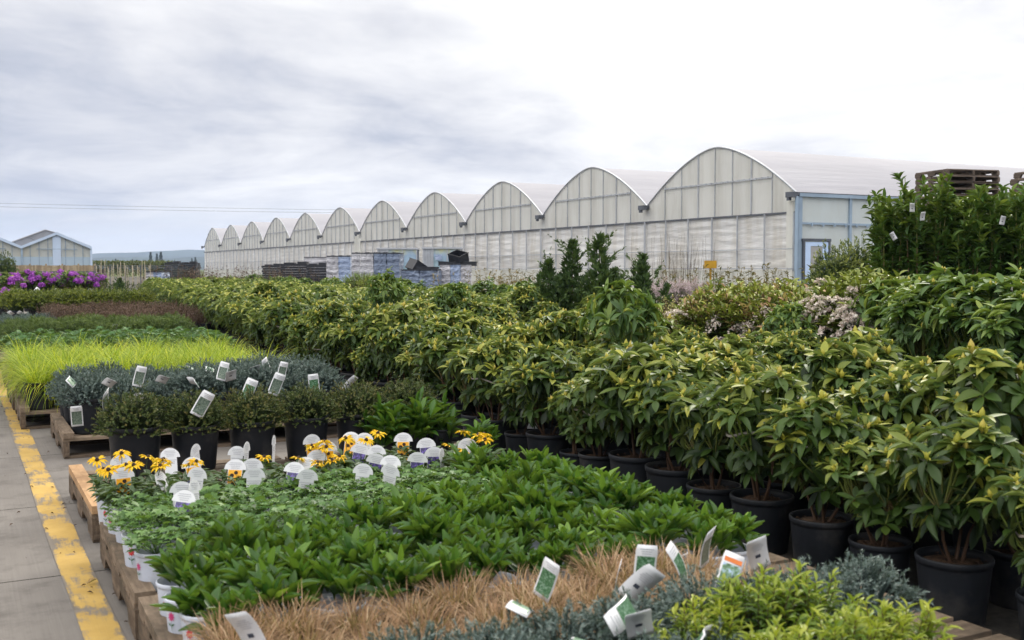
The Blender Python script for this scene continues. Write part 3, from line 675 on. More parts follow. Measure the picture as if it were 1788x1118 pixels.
#=BEDS
# ------------------------------------------------------------------ beds of pots along the drive
def bed(kind, name, x0, x1, y0, y1, nx, ny, zb, variants, potpart, look, where, cat, group, edge_words, jit=.012, s=(.92, 1.1), skip=None, extra=None):
    """grid of pots; the row nearest the viewer and the drive-side column get labels of their own, the rest cannot be told apart"""
    i = 0
    for b in range(ny):
        for a in range(nx):
            if skip and skip(a, b): continue
            x = x0+(x1-x0)*a/max(1, nx-1)+random.uniform(-jit, jit); y = y0+(y1-y0)*b/max(1, ny-1)+random.uniform(-jit, jit)
            if b == 0:
                lab = f'{look}, {ORD[a]} from the drive in the {edge_words} row'
            elif a == 0:
                lab = f'{look} at the drive end of the {ORD[b]} row of its bed'
            elif a == nx-1:
                lab = f'{look} at the far end of the {ORD[b]} row of its bed'
            else:
                lab = f'{look} inside the bed {where}'
            v = i*7 % len(variants) if len(variants) > 1 else 0; v = (a*3+b*5+(a*b) % 3) % len(variants)
            parts = list(potpart(a, b))+([extra(a, b, v)] if extra else [])+(variants[v] if isinstance(variants[v], list) else [('foliage' if 'blade' not in variants[v].name and 'stem' not in variants[v].name else variants[v].name.split('.')[0], variants[v])])
            key = (kind, v, tuple(p[1].name for p in parts))
            place(key, name, parts, (x, y, zb), random.uniform(0, 6.28) if not (potpart is wp and a == 0) else R(random.uniform(-30, 30)), random.uniform(*s), lab, cat, group); i += 1
bp1 = lambda a, b: [('pot', POT1)]
bp2 = lambda a, b: [('pot', POT2)]
bp3 = lambda a, b: [('pot', POT3)]
def print_mesh(which):
    mb = MB()
    def on(az, z, du, dz): # point on the tapered pot wall
        rr = .088*(.82+(.965-.82)*z/.142)+.0015; return (rr*math.cos(az+du/rr), rr*math.sin(az+du/rr), z+dz)
    for az in (PI+.8,):
        z = .105
        for k in range(9):
            a = 2*PI*k/9; q = .019; w = .28
            mb.add([on(az, z, 0, 0), on(az, z, q*.6*math.cos(a-w), q*.6*math.sin(a-w)), on(az, z, q*math.cos(a), q*math.sin(a)), on(az, z, q*.6*math.cos(a+w), q*.6*math.sin(a+w))], [[(0, 1, 2, 3)]], .5, 0)
        mb.add([on(az, z, -.001, -.02), on(az, z, .001, -.02), on(az, z, .006, -.05), on(az, z, .004, -.05)], [[(0, 1, 2, 3)]], .5, 1)
        for sgn in (-1, 1): mb.add([on(az, z, .002, -.036), on(az, z, .012*sgn, -.030), on(az, z, .016*sgn, -.024), on(az, z, .007*sgn, -.026)], [[(0, 1, 2, 3)]], .5, 1)
    return mb.mesh('printed_flower', [M[which], M['greenprint']])
PRINT = [print_mesh('pink'), print_mesh('redprint')]
def wp(a, b): return [('pot', WPOT1, {})]+([('printed_flower', PRINT[b % 2])] if a == 0 else [])
DZ = DECK+.002
bed('tan', 'clipped_grass', .70, 2.42, 2.66, 3.15, 10, 4, DZ, TAN, bp1, 'tan clipped ornamental grass', 'between the blue junipers and the glossy perennials', 'grass plant', 'tan clipped grasses', 'near tan grass')
bed('jun', 'blue_juniper', 1.02, 2.62, 2.14, 2.50, 8, 2, DZ, JUN, bp1, 'blue-grey dwarf juniper', 'in front of the tan grasses', 'juniper', 'blue junipers in front of the tan grasses', 'front juniper', skip=lambda a, b: b == 0 and a > 3, s=(1.12, 1.25))
bed('chart', 'golden_shrub', 1.80, 2.14, 1.95, 2.28, 3, 2, DZ, CHART, bp2, 'small yellow-green leafy shrub', 'beside the blue junipers', 'shrub', 'yellow-green shrubs beside the blue junipers', 'front yellow-green shrub', s=(.85, .98))
def slant(x): return 4.16+.22*(x-.7)+(.55 if x > 2.35 else 0)
bed('per', 'glossy_perennial', .72, 2.78, 3.34, 5.00, 12, 9, DZ, PER, wp, 'glossy dark green perennial', 'between the tan grasses and the cranesbills', 'perennial', 'glossy green perennials', 'near glossy green', s=(.92, 1.24), jit=.03, skip=lambda a, b: 3.34+.2075*b > slant(.72+.187*a))
bed('ger', 'cranesbill', .70, 2.78, 4.00, 5.12, 13, 6, DZ, GER, wp, 'lobed white-potted cranesbill', 'behind the glossy perennials', 'perennial', 'cranesbills in white pots', 'near cranesbill', skip=lambda a, b: 4.0+.224*b < slant(.70+.173*a)+.12)
bed('rud', 'coneflower_plant', .70, 2.60, 5.30, 5.64, 12, 3, DZ, [[('foliage', RUD[i]), ('flower', DAISY[i], dict(loc=(.03, .02, .22))), ('flower', DAISY[(i+1) % 4], dict(loc=(-.05, .03, .20), rot=(0, 0, 2)))] if i != 1 else [('foliage', RUD[1])] for i in (0, 1, 1, 2, 1)], wp,
    'yellow-flowered coneflower with dark leaves', 'in front of the dwarf spruces', 'coneflower', 'yellow coneflowers', 'near coneflower')
BUSHY = [bushy(5), bushy(6)]
for i, (px, py) in enumerate(((668, 795), (725, 790), (770, 785), (845, 800))):
    x, y = gz(px, py, .17); place(('bushy', i % 2), 'leafy_perennial', [('pot', POT1), ('foliage', BUSHY[i % 2])], (x, y, DZ), i*1.3, (1.05, 1.1, 1.0, .75)[i],
        ('tall strap-leaved green perennial right beside the dwarf spruces', 'tall strap-leaved green perennial in the middle of its little clump', 'tall strap-leaved green perennial nearest the rhododendron pots', 'small strap-leaved perennial in front of a pot label')[i], 'perennial', 'strap-leaved perennials by the dwarf spruces')
for i, px in enumerate((228, 315, 405, 484, 558, 625, 690)):
    if i == 6: continue
    x = .98+.375*i; place(('yew', i % 5), 'dwarf_spruce', [('pot', POT5), ('foliage', YEW[i % 5])], (x, 6.98+.02*i, DZ), i*2.1, 1.0 if i else 1.06,
        f'brown-green dwarf spruce in a black pot, {ORD[i]} from the drive', 'dwarf spruce', 'dwarf spruces in big black pots')
bed('jun2', 'blue_juniper', .90, 2.85, 8.95, 10.05, 8, 5, DZ, JUN2, bp2, 'blue-grey spreading juniper', 'behind the dwarf spruces', 'juniper', 'blue junipers behind the dwarf spruces', 'near row behind the dwarf spruces', s=(1.02, 1.32))
bed('yel', 'golden_grass', .66, 2.75, 10.70, 13.1, 9, 9, DZ, [[('blades', m_)] for m_ in YEL], bp2, 'bright yellow-green ornamental grass', 'between the junipers and the lobed perennials', 'ornamental grass', 'golden grasses', 'near golden grass', s=(1.0, 1.28))
bed('lob', 'lobed_perennial', .75, 3.1, 14.5, 15.9, 8, 5, DZ, LOB, bp2, 'green lobed-leaf perennial', 'behind the golden grass', 'perennial', 'lobed green perennials', 'near lobed perennial', s=(1.08, 1.25))
bed('mugo', 'dwarf_pine', .80, 3.15, 17.2, 18.7, 7, 4, DZ, MUGO, bp2, 'dark green hedgehog dwarf pine', 'behind the lobed perennials', 'dwarf pine', 'dwarf pines', 'near dwarf pine', s=(.95, 1.1))
bed('junf', 'blue_juniper', .2, 1.5, 20.8, 23.4, 5, 6, DZ, JUN2, bp2, 'distant blue-grey juniper', 'beside the dry red stems', 'juniper', 'distant blue junipers', 'near distant', s=(1.0, 1.25))
bed('ast', 'dry_perennial', 1.75, 4.3, 20.9, 24.6, 8, 8, .16, [[('stems', m_)] for m_ in AST], bp2, 'dry red-brown perennial', 'behind the dwarf pines', 'perennial', 'dry red perennials', 'near dry red', s=(.95, 1.2))
bed('box', 'box_shrub', 1.2, 3.9, 26.2, 27.8, 7, 3, .26, BOX, bp2, 'yellow-green box shrub', 'in front of the purple rhododendrons', 'shrub', 'box shrubs', 'near box shrub', s=(1.05, 1.2))
x, y = at(92, 24.5); place(('junbig',), 'blue_juniper', [('pot', POT2), ('foliage', JUN2[1])], (x, y, .3), 0, 1.5, 'round blue juniper standing alone in front of the box shrubs', 'juniper')
#=PURPLE
def purple(seed):
    r = np.random.default_rng(seed); leaves = rhodo(seed, .62, .42, 46, .13, .045, .26, budp=0)[:2]; out = leaves
    for k in range(22):
        mb = MB(); a = r.uniform(0, 6.28); q = .44*math.sqrt(r.uniform(.02, 1)); c = np.array((q*math.cos(a), q*math.sin(a), .88-.5*(q/.42)**2*.4+r.uniform(-.08, .06))); n = 70
        D = dirs(rand_az(n, r), np.arcsin(r.uniform(-.3, 1, n))); mb.inst(leaf(2, .6, .4, .5), c+D*.05, frames(D*.5+r.normal(0, .5, (n, 3)), D, np.full(n, .05), np.full(n, .04)), np.clip(r.normal(.5, .22, n), 0, 1))
        out.append(('blossom', mb.mesh('blossom', M['petal_p'])))
    return out
PUR = [purple(200+i) for i in range(3)]
spots = [(-15, 30.0), (8, 29.0), (30, 30.5), (52, 30.2), (75, 30.4), (98, 31.2), (118, 30.3), (140, 30.8), (160, 31.2), (12, 27.2), (-8, 26.4), (-30, 28)]
pl = ['in front of the box shrubs at the drive side', 'over the dark juniper by the drive', 'third from the drive side', 'under the left gable of the far greenhouse', 'left of the gable peak',
      'under the gable peak of the far greenhouse', 'right of the gable peak', 'second from the end by the bamboo stakes', 'at the end by the bamboo stakes', 'lowest of the row, beside the box shrubs', 'lowest at the drive edge', 'cut by the edge of the view']
for i, (px, d) in enumerate(spots):
    x, y = at(px, d); place(('pur', i % 3), 'purple_rhododendron', [('pot', POT3)]+PUR[i % 3], (x, y, .24 if i < 9 else .10), i*1.7, 1.22 if i < 9 else .9, 'purple flowering rhododendron '+pl[i], 'rhododendron', 'purple rhododendrons')
#=RHODOS
# ------------------------------------------------------------------ the rhododendron block
def edge_x(y): return 3.62+.03*(y-3)+(.05*(y-15) if y > 15 else 0)
cells = []; SP = .415; b = 0; y = 2.15
while y < 36:
    x = edge_x(y); a = 0
    xmax = float(np.interp(y, (2, 5, 7.2, 9, 12.3, 14, 40), (4.7, 6.0, 6.7, 7.0, 8.4, 8.8, 8.4)))
    while x < xmax:
        if x < 1.42*y+.9 and (a < 2 or random.random() > .07): cells.append((a, b, x+random.uniform(-.05, .05)*(a > 0)+(SP*.5 if b % 2 and a else 0), y+random.uniform(-.05, .05)))
        x += SP; a += 1
    y += SP*.97; b += 1
cells.sort(key=lambda c: c[2]*math.sin(YAW)+c[3]*math.cos(YAW))
rows = {}
for c in cells:
    if c[0] == 0: rows.setdefault(0, []).append(c[1])
order0 = sorted(rows[0])
nind = 0; far = []
for a, b, x, y in cells:
    d = x*math.sin(YAW)+y*math.cos(YAW)
    if nind >= 290: far.append((x, y)); continue
    s = random.choice((.80, .87, .93, .98, 1.03, 1.14))*random.uniform(.96, 1.04)*(1+.012*max(0, y-4))*(.84 if x > 5.3 and y < 13 else (1.12 if y < 4.8 and a < 4 else 1)); v = random.randrange(8); banded = (a == 0 and b % 4 == 1) or random.random() < .02
    if a == 0:
        k = order0.index(b); lab = f'potted rhododendron, {ORD[min(k, len(ORD)-1)]} from the near end of the edge row'
    elif a == 1: lab = 'rhododendron in the second row of pots, half hidden by the edge row'
    elif x > float(np.interp(y, (2, 5, 7.2, 9, 12.3, 14, 40), (4.7, 6.0, 6.7, 7.0, 8.4, 8.8, 8.4)))-.42: lab = 'rhododendron in the outer row beside the dark aisle and pieris shrubs'
    else: lab = 'rhododendron packed in the middle of the yellow-budded block'
    if banded and a == 0: lab = lab.replace('potted rhododendron', 'potted rhododendron tied with pale tape')
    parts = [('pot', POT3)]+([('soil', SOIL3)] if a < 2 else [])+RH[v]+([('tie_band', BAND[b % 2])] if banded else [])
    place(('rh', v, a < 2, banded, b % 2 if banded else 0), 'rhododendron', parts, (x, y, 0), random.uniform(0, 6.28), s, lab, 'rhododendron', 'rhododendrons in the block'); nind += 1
LODS = [rhodo(300+i, lod=True, n=42, base=.24) for i in range(4)]
mb = MB()
for x, y in far:
    L_ = random.choice(LODS); V = np.concatenate(L_.v); T = np.concatenate(L_.t); th = random.uniform(0, 6.28); s = random.uniform(1.0, 1.2)*(1+.006*(y-4)); c_, s_ = math.cos(th), math.sin(th)
    V2 = np.stack([V[:, 0]*c_-V[:, 1]*s_, V[:, 0]*s_+V[:, 1]*c_, V[:, 2]], 1)*s+np.array((x, y, 0)); off = 0
    base_n = mb.n; mb.v.append(V2); mb.t.append(T+random.uniform(-.1, .1)); mb.n += len(V2)
    for P_, mi in L_.p: mb.p.append((P_+base_n, 0))
tag(link('rhododendron_foliage', mb.mesh('rhododendron_foliage', M['rhodo'])), 'distant mass of rhododendrons running to the far end of the block', 'rhododendrons', None, 'stuff')
mb = MB()
for x, y in far:
    if x-edge_x(y) < .6: mb.lathe([(.12, 0), (.15, .26), (.15, .28), (.13, .28), (.12, .22)], 12, (x, y, 0))
tag(link('far_pots', mb.mesh('far_pots', M['pot'])), 'dark pots along the far edge of the rhododendron block', 'pots', None, 'stuff')
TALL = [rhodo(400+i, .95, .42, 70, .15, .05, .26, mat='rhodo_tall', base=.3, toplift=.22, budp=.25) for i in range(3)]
# taller plants standing up out of the block
for i, (px, d, s, lab) in enumerate(((1085, 8.3, 1.08, 'large dark rhododendron tied with pale tape standing above the block, in front of the conifers'), (1607, 8.9, .96, 'large rhododendron standing above the block near the white pieris'),
        (672, 15.5, 1.12, 'bushy rhododendron standing above the block below the wrapped pallets'), (790, 14.5, 1.0, 'rounded rhododendron standing above the block below the black crate'), (1380, 10.2, .90, 'yellow-budded rhododendron rising in front of the pieris'))):
    x, y = at(px, d); place(('tallup', i % 3), 'rhododendron', [('pot', POT3)]+TALL[i % 3]+[('tie_band', band_mesh(.3, .62))], (x, y, 0), i, (s*.68, s*.68, s), lab, 'rhododendron', 'large rhododendrons above the block')
k = 0
for y in np.arange(15.2, 46, .92):
    x = 9.6+random.uniform(-.25, .25)
    where = 'below the blue wrapped pallets' if y < 28 else ('below the stacked black trays' if y < 36 else 'near the far silver bin')
    place(('tall', k % 3), 'rhododendron', [('pot', POT3)]+TALL[k % 3], (x, y, 0), k*1.9, random.uniform(.86, 1.02), f'tall rhododendron behind the block, {ORD[k]} from the conifers, {where}', 'rhododendron', 'tall rhododendrons behind the block'); k += 1
for row in (0, 1):
    for j in range(6):
        px = 1562+47*j+row*22; d = float(np.interp(px, (1450, 1530, 1700, 1800, 1900), (10.6, 9.9, 8.5, 7.8, 7.1)))+.1+.75*row; x, y = at(px, d)
        place(('tallr', (j+row) % 3, j == 2), 'rhododendron', [('pot', POT3)]+TALL[(j+row) % 3]+([('tie_band', band_mesh(.26, .8))] if j == 2 else []), (x, y, .03), j*2.2+row, random.uniform(1.02, 1.12),
              f'tall rhododendron before the laurels, {ORD[j]} from the white pieris, {("front", "back")[row]} row', 'rhododendron', 'tall rhododendrons in front of the laurels')
#=SHRUBS
# ------------------------------------------------------------------ conifers, pieris, laurels, odd shrubs
def arbor(seed, h, rad):
    r = np.random.default_rng(seed); mb = MB(); n = 950
    n = 1900; nl_ = 6; off = np.stack([r.normal(0, rad*.34, nl_), r.normal(0, rad*.34, nl_)], 1); off[0] = 0; hs = np.concatenate([[h], h*r.uniform(.55, .92, nl_-1)]); ld = r.integers(0, nl_, n); ld[:n//3] = 0
    z = hs[ld]*r.uniform(0, 1, n)**1.15; prof = rad*.62*np.clip(1-z/hs[ld], .01, 1)**.8*(.75+.4*np.sin(z*11+ld*2.1)**2)*np.clip(z/h*5+.5, 0, 1)
    a = rand_az(n, r); q = prof*np.sqrt(r.uniform(.08, 1, n))
    spray = [(np.array([(0, 0, 0), (.45, .22, .02), (1, .05, -.06), (.5, -.02, 0), (.85, -.3, -.05), (.3, -.2, .02)]), [np.array([(0, 3, 1), (1, 3, 2), (0, 5, 3), (3, 5, 4)])])]
    pos = np.stack([q*np.cos(a)+off[ld, 0], q*np.sin(a)+off[ld, 1], z+.25], 1); L = r.uniform(.07, .16, n); D = dirs(a+r.normal(0, .5, n), r.uniform(.7, 1.45, n)); mb.inst(spray[0], pos, frames(D, r.normal(0, 1, (n, 3)), L, L), np.clip(r.normal(.45, .22, n), 0, 1))
    for k in range(30):      # feathery side shoots that stick out of the outline
        zz = h*r.uniform(.15, 1); a0 = r.uniform(0, 6.28); q0 = rad*max(.03, 1-zz/h)**.62*.8; b = np.array((q0*math.cos(a0), q0*math.sin(a0), zz+.2)); dd = dirs(np.array([a0]), np.array([r.uniform(.7, 1.3)]))[0]; ln = r.uniform(.18, .42); m_ = 16
        ts = r.uniform(0, 1, m_); L = .10*(1.1-ts*.6); mb.inst(spray[0], b+dd*ln*ts[:, None], frames(dd+r.normal(0, .45, (m_, 3)), r.normal(0, 1, (m_, 3)), L, L*.8), np.clip(r.normal(.62, .18, m_), 0, 1))
    tr = MB(); tr.tube([(0, 0, .2), (.01, 0, h*.5), (0, .01, h+.2)], [.022, .014, .003], 6, .2)
    return [('foliage', mb.mesh('foliage', M['arbor'])), ('trunk', tr.mesh('trunk', M['stem']))]
ARB = [arbor(i, (1.7, 1.95, 1.75, 1.3)[i], (.55, .52, .48, .55)[i]) for i in range(4)]
for i, (px, d, v, s, lab) in enumerate(((958, 16.4, 0, .92, 'leftmost of the dark arborvitae, beside the wrapped pallets'), (1000, 16.4, 1, .98, 'slim pointed arborvitae, second from the wrapped pallets'), (1046, 16.2, 1, 1.02, 'tallest pointed arborvitae of the dark clump'),
        (1072, 16.8, 2, .82, 'arborvitae tucked behind the tallest one'), (1122, 16.0, 2, .94, 'bushy arborvitae beside the cream shrubs'), (1095, 17.0, 3, .7, 'small arborvitae filling the gap in the dark clump'))):
    x, y = at(px, d); place(('arb', v), 'arborvitae_tree', [('pot', POT3)]+ARB[v], (x, y, 0), i*2, (s*1.08, s*1.08, s*.86), lab, 'conifer', 'dark arborvitae clump')
CREAM = [shoots(500+i, 'cream', 120, .42, .78, .24, .045, .02, 16, .5, .4, .5, .2) for i in range(2)]
for i, (px, d) in enumerate(((1160, 13.8), (1188, 13.4), (1216, 13.0), (1175, 15), (1205, 14.6))):
    x, y = at(px, d); place(('cream', i % 2), 'variegated_shrub', [('pot', POT3), ('foliage', CREAM[i % 2])], (x, y, 0), i, 1.0+.05*(i > 2), 'cream-yellow shrub '+('right beside the arborvitae', 'in the middle of the cream front row', 'next to the pieris', 'behind, under the lilac heather', 'behind, near the pieris')[i], 'shrub', 'cream-yellow shrubs')
def pieris(seed, flowers, red):
    r = np.random.default_rng(seed); fo = shoots(seed, 'pieris', 230, .46, .92, .24, .125, .046, 20, .36, .5, .5, .42, 'redleaf' if red else None, .25)
    out = [('foliage', fo)]
    if flowers:
        mb = MB()
        for k in range(flowers):
            a = r.uniform(0, 6.28); q = .5*math.sqrt(r.uniform(.45, 1)); z = .24+.95*(1-.3*(q/.5)**2)*r.uniform(.4, 1.08); c = np.array((q*math.cos(a), q*math.sin(a), z))
            for j in range(5):
                dd = dirs(rand_az(1, r), r.uniform(-1.1, .3, 1))[0]; n = 22; ts = r.uniform(0, 1, n); Ls = .15
                P = c+dd*Ls*ts[:, None]-np.array((0, 0, .05))*(ts**2)[:, None]; mb.inst(leaf(2, .5, .8, .4), P, frames(r.normal(0, 1, (n, 3))-UP*.6, r.normal(0, 1, (n, 3)), np.full(n, .030), np.full(n, .024)), np.clip(r.normal(.6, .25, n), 0, 1))
        out.append(('blossom', mb.mesh('blossom', M['petal_w'])))
    return out
PIE = [pieris(520, 10, True), pieris(521, 26, True), pieris(522, 46, False), pieris(523, 32, True)]
rowp = [(1250, 13.6, 0), (1282, 13.2, 0), (1315, 13, 1), (1350, 12.7, 3), (1388, 12.5, 1), (1425, 12.2, 3), (1462, 12.0, 1), (1497, 11.7, 2), (1530, 11.6, 2), (1268, 15, 0), (1305, 14.8, 0), (1345, 14.6, 0), (1385, 14.3, 1), (1425, 14, 0), (1462, 13.8, 1), (1515, 13.4, 2)]
lp = ['red-tipped pieris next to the cream shrubs', 'dark pieris second from the cream shrubs', 'pieris with a few pink-white sprays below the ochre board', 'pieris with drooping pink-white sprays in front of the white curtain wall', 'pieris with sparse sprays below the corner of the greenhouse',
      'pieris with many sprays below the pale blue door', 'pieris with sparse sprays below the round bush', 'pieris thick with white blossom beside the round bush', 'pieris thick with white blossom in front of the laurels', 'bronze-leaved pieris behind, next to the cream shrubs', 'bronze-leaved pieris behind, below the ochre board',
      'bronze-leaved pieris behind, in front of the curtain wall', 'bronze-leaved pieris behind, with a few sprays by the greenhouse corner', 'bronze-leaved pieris behind, below the pale blue door', 'bronze pieris behind, against the round bush', 'white-flowered pieris behind, against the laurels']
for i, (px, d, v) in enumerate(rowp):
    d = float(np.interp(px, (1250, 1350, 1450, 1530), (12.1, 11.5, 10.7, 10.1)))+(0 if i < 9 else 1.0); x, y = at(px, d); place(('pie', v), 'pieris_shrub', [('pot', POT3)]+PIE[v], (x, y, 0), i*1.4, (1.02 if i < 9 else 1.08)+(.14 if v == 2 else 0), lp[i], 'shrub', 'pieris shrubs')
def laurel(seed, h):
    r = np.random.default_rng(seed); mb = MB(); tm = [leaf(4, .55, .3, .2), leaf(4, .55, .3, .4)]; st = MB()
    P = []; A = []; T = []
    for k in range(20):
        a = r.uniform(0, 6.28); q = .36*math.sqrt(r.uniform(.05, 1)); hh = h*r.uniform(.82, 1.03); b = np.array((q*.5*math.cos(a), q*.5*math.sin(a), .24)); e = np.array((q*math.cos(a), q*math.sin(a), hh))
        st.tube([b, (b+e)/2, e], [.012, .009, .004], 5, [.2, .4, .9])
        for t in np.linspace(.06, 1, 22):
            p = b*(1-t)+e*t+r.normal(0, .03, 3)*np.array((1, 1, .3)); P.append(p); A.append((r.normal(0, .35)+.8*q*math.cos(a), r.normal(0, .35)+.8*q*math.sin(a), 1.)); T.append(.32+.16*r.uniform(0, 1)+(.32*r.uniform(0, 1) if t > .9 else 0))
    whorls(mb, np.array(P), np.array(A), (5, 7), .155, .05, tm, (.5, 1.25), T, r, .6)
    return [('foliage', mb.mesh('foliage', M['laurel'])), ('stems', st.mesh('stems', M['stem']))]
LAU = [laurel(600+i, (2.36, 2.54, 2.24, 2.32)[i]) for i in range(4)]
ll = ['leftmost tall laurel, next to the milky side wall', 'tallest laurel, with a long shoot in front of the pallet stack', 'laurel just right of the tallest one', 'laurel under the corner of the pallet stack', 'laurel with yellowish tips under the low pallet stack', 'laurel with a pale tag near its middle', 'laurel at the edge of the view', 'laurel in the back row near the side wall', 'laurel in the back row under the pallets', 'laurel in the back row at the far side']
for i, (px, d, v, s) in enumerate(((1552, 13.4, 0, 1.0), (1612, 13.2, 1, 1.0), (1655, 13.3, 0, .98), (1688, 13.0, 2, 1.0), (1722, 13.1, 3, .98), (1762, 12.9, 1, .95), (1800, 12.8, 3, 1), (1590, 14.3, 2, 1.0), (1665, 14.2, 3, 1.0), (1740, 14.0, 0, 1.03))):
    x, y = at(px, d); place(('lau', v), 'laurel_shrub', [('pot', POT5)]+LAU[v], (x, y, 0), i*1.1, s, ll[i], 'laurel', 'tall laurels')
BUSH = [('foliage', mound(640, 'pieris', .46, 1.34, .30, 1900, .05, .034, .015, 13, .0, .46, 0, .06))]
for i, (px, d, s) in enumerate(((1456, 17, 1.06), (1492, 17.2, 1.12))):
    x, y = at(px, d); place(('bush',), 'round_bush', [('pot', POT3)]+BUSH, (x, y, 0), i*2, s, ('round clipped bush by the pale blue door', 'round clipped bush against the laurels')[i], 'bush', 'round clipped bushes')
HEA = [('foliage', mound(650, 'arbor', .34, .34, .75, 260, .06, .03, .006, 10)), ('blossom', mound(651, 'petal_h', .38, .40, .77, 330, .09, .03, .012, 10))]
for i, (px, d) in enumerate(((1150, 19), (1178, 18.6), (1208, 18.8))):
    x, y = at(px, d); place(('hea',), 'heather_plant', HEA, (x, y, 0), i*2, 1.03, ('lilac heather nearest the arborvitae', 'lilac heather in the middle of its row', 'lilac heather nearest the ochre board')[i], 'heather', 'lilac heathers')
YS = [('foliage', shoots(660, 'chart', 150, .5, .5, .9, .05, .02, 14, .55, .5, .5, .3))]
GS = [('foliage', shoots(661, 'perennial', 150, .5, .5, .9, .05, .02, 14, .7, .5, .5, .3))]
x, y = at(632, 26); place(('gs',), 'green_shrub', GS, (x, y, 0), 0, 1.0, 'bright green rounded shrub in front of the big blue wrapped pallet', 'shrub')
x, y = at(655, 25); place(('ys',), 'yellow_shrub', YS, (x, y, 0), 0, .92, 'bright yellow shrub in front of the big blue wrapped pallet', 'shrub')
def scrub(name, x0, y0, x1, y1, n, h, mat, lab, cat, width=.5, twig=True, seed=1):
    r = np.random.default_rng(seed); mb = MB(); t = r.uniform(0, 1, n); bx = x0+(x1-x0)*t+r.normal(0, width, n); by = y0+(y1-y0)*t+r.normal(0, width, n)
    for i in range(n):
        hh = h*r.uniform(.6, 1.1); e = np.array((bx[i]+r.normal(0, .1), by[i]+r.normal(0, .1), hh)); b = np.array((bx[i], by[i], 0)); mb.tube([b, (b+e)/2+r.normal(0, .03, 3), e], [.004, .0035, .002], 3, r.uniform(0, 1))
        if not twig:
            k = 14; z = r.uniform(.5, 1, k); P = b+(e-b)*z[:, None]; L = r.uniform(.05, .12, k); mb.inst(leaf(2, .5, .3, .3), P, frames(dirs(rand_az(k, r), r.uniform(.2, 1.2, k)), ups(k), L, L*.3), np.clip(r.normal(.5, .25, k), 0, 1))
    tag(link(name, mb.mesh(name, M[mat])), lab, cat, None, 'stuff')
a, b = at(1145, 22), at(1225, 21); scrub('bare_twigs', a[0], a[1], b[0], b[1], 170, 1.98, 'twig', 'thin bare grey twigs standing against the white curtain wall', 'twigs', .22, True, 2)
a, b = at(1180, 20), at(1400, 18); scrub('dry_undergrowth', a[0], a[1], b[0], b[1], 260, 1.40, 'meadow', 'dry yellow-brown plants along the foot of the greenhouse curtain', 'undergrowth', .4, False, 3)
a, b = at(830, 27), at(930, 25); scrub('dry_undergrowth', a[0], a[1], b[0], b[1], 200, 1.35, 'meadow', 'dry yellowish plants beside the grey wrapped pallet', 'undergrowth', .4, False, 4)
a, b = at(275, 42), at(520, 36); scrub('dry_undergrowth', a[0], a[1], b[0], b[1], 420, 1.45, 'astilbe', 'brown twiggy plants behind the far end of the rhododendrons', 'undergrowth', .9, False, 5)
x, y = at(4, 33); place(('bush',), 'round_bush', [], (x, y, 0), 1, 1.15, 'rounded green bush at the left edge behind the purple rhododendrons', 'bush', 'round clipped bushes')
#=TAGS
# ------------------------------------------------------------------ plant tags
def card(outline, bend, thick=.0008, mat=None, z=0, name='card', sy=0):
    """flat card in XZ with outline points; bent backwards with height"""
    mb = MB(); n = len(outline); V = []
    for s in (-1, 1):
        for x, zz in outline: V.append((x, bend*zz*zz+sy+s*thick/2, zz))
    c0 = (0, bend*.0036, .06)
    mb.add(V, [np.array([list(range(n))]), np.array([list(range(2*n-1, n-1, -1))]), np.array([(i, i+n, (i+1) % n+n, (i+1) % n) for i in range(n)])])
    return mb.mesh(name, mat, True)
def strip_grid(x0, x1, z0, z1, bend, off, mat, name, nz=7):
    mb = MB(); V = []
    for i in range(nz+1):
        z = z0+(z1-z0)*i/nz
        V += [(x0, bend*z*z+off, z), (x1, bend*z*z+off, z)]
    mb.add(V, [[(2*i, 2*i+1, 2*i+3, 2*i+2) for i in range(nz)]]); return mb.mesh(name, mat)
def rect_card(w, h, bend, nz=8, name='card'):
    """curved rectangular card with a little thickness and clipped top corners"""
    mb = MB(); V = []; Fq = []
    for i in range(nz+1):
        z = h*i/nz; ww = w/2*(1-.10*max(0, (i-nz+1)))
        for t in (-.0005, .0005): V += [(-ww, bend*z*z+t, z), (ww, bend*z*z+t, z)]
    for i in range(nz):
        a = 4*i; b = a+4; Fq += [(a, a+1, b+1, b), (a+2, b+2, b+3, a+3), (a, b, b+2, a+2), (a+1, a+3, b+3, b+1)]
    Fq += [(0, 2, 3, 1), (4*nz, 4*nz+1, 4*nz+3, 4*nz+2)]
    mb.add(V, [Fq]); return mb.mesh(name, M['tag'])
def lines(w, zs, bend, off, mat, x0=None, th=.0022, name='print_lines', ragged=True):
    mb = MB(); r = np.random.default_rng(3)
    for z in zs:
        ww = w*(r.uniform(.55, 1) if ragged else 1); V = [(-ww/2, bend*z*z+off, z), (ww/2, bend*z*z+off, z), (ww/2, bend*(z+th)**2+off, z+th), (-ww/2, bend*(z+th)**2+off, z+th)]
        mb.add(V, [[(0, 1, 2, 3)]])
    return mb.mesh(name, mat)
TW, TH = .070, .135
def rect_tag(bend, pic, orange=False):
    ps = [('card', rect_card(TW, TH, bend)), ('picture', strip_grid(-.029, .029, .012, .098, bend, -.0016, M[pic], 'picture')), ('print_lines', lines(.05, (.105, .112, .120), bend, -.0016, M['ink'])),
          ('barcode', strip_grid(-.008, .010, .045, .058, bend, .0016, M['ink_dark'], 'barcode', 2)), ('back_text', lines(.05, (.075, .082, .089, .096, .103), bend, .0016, M['ink'], name='back_text'))]
    if orange: ps[2] = ('top_stripe', strip_grid(-.029, .029, .104, .118, bend, -.0016, M['orangeprint'], 'top_stripe', 2))
    return ps
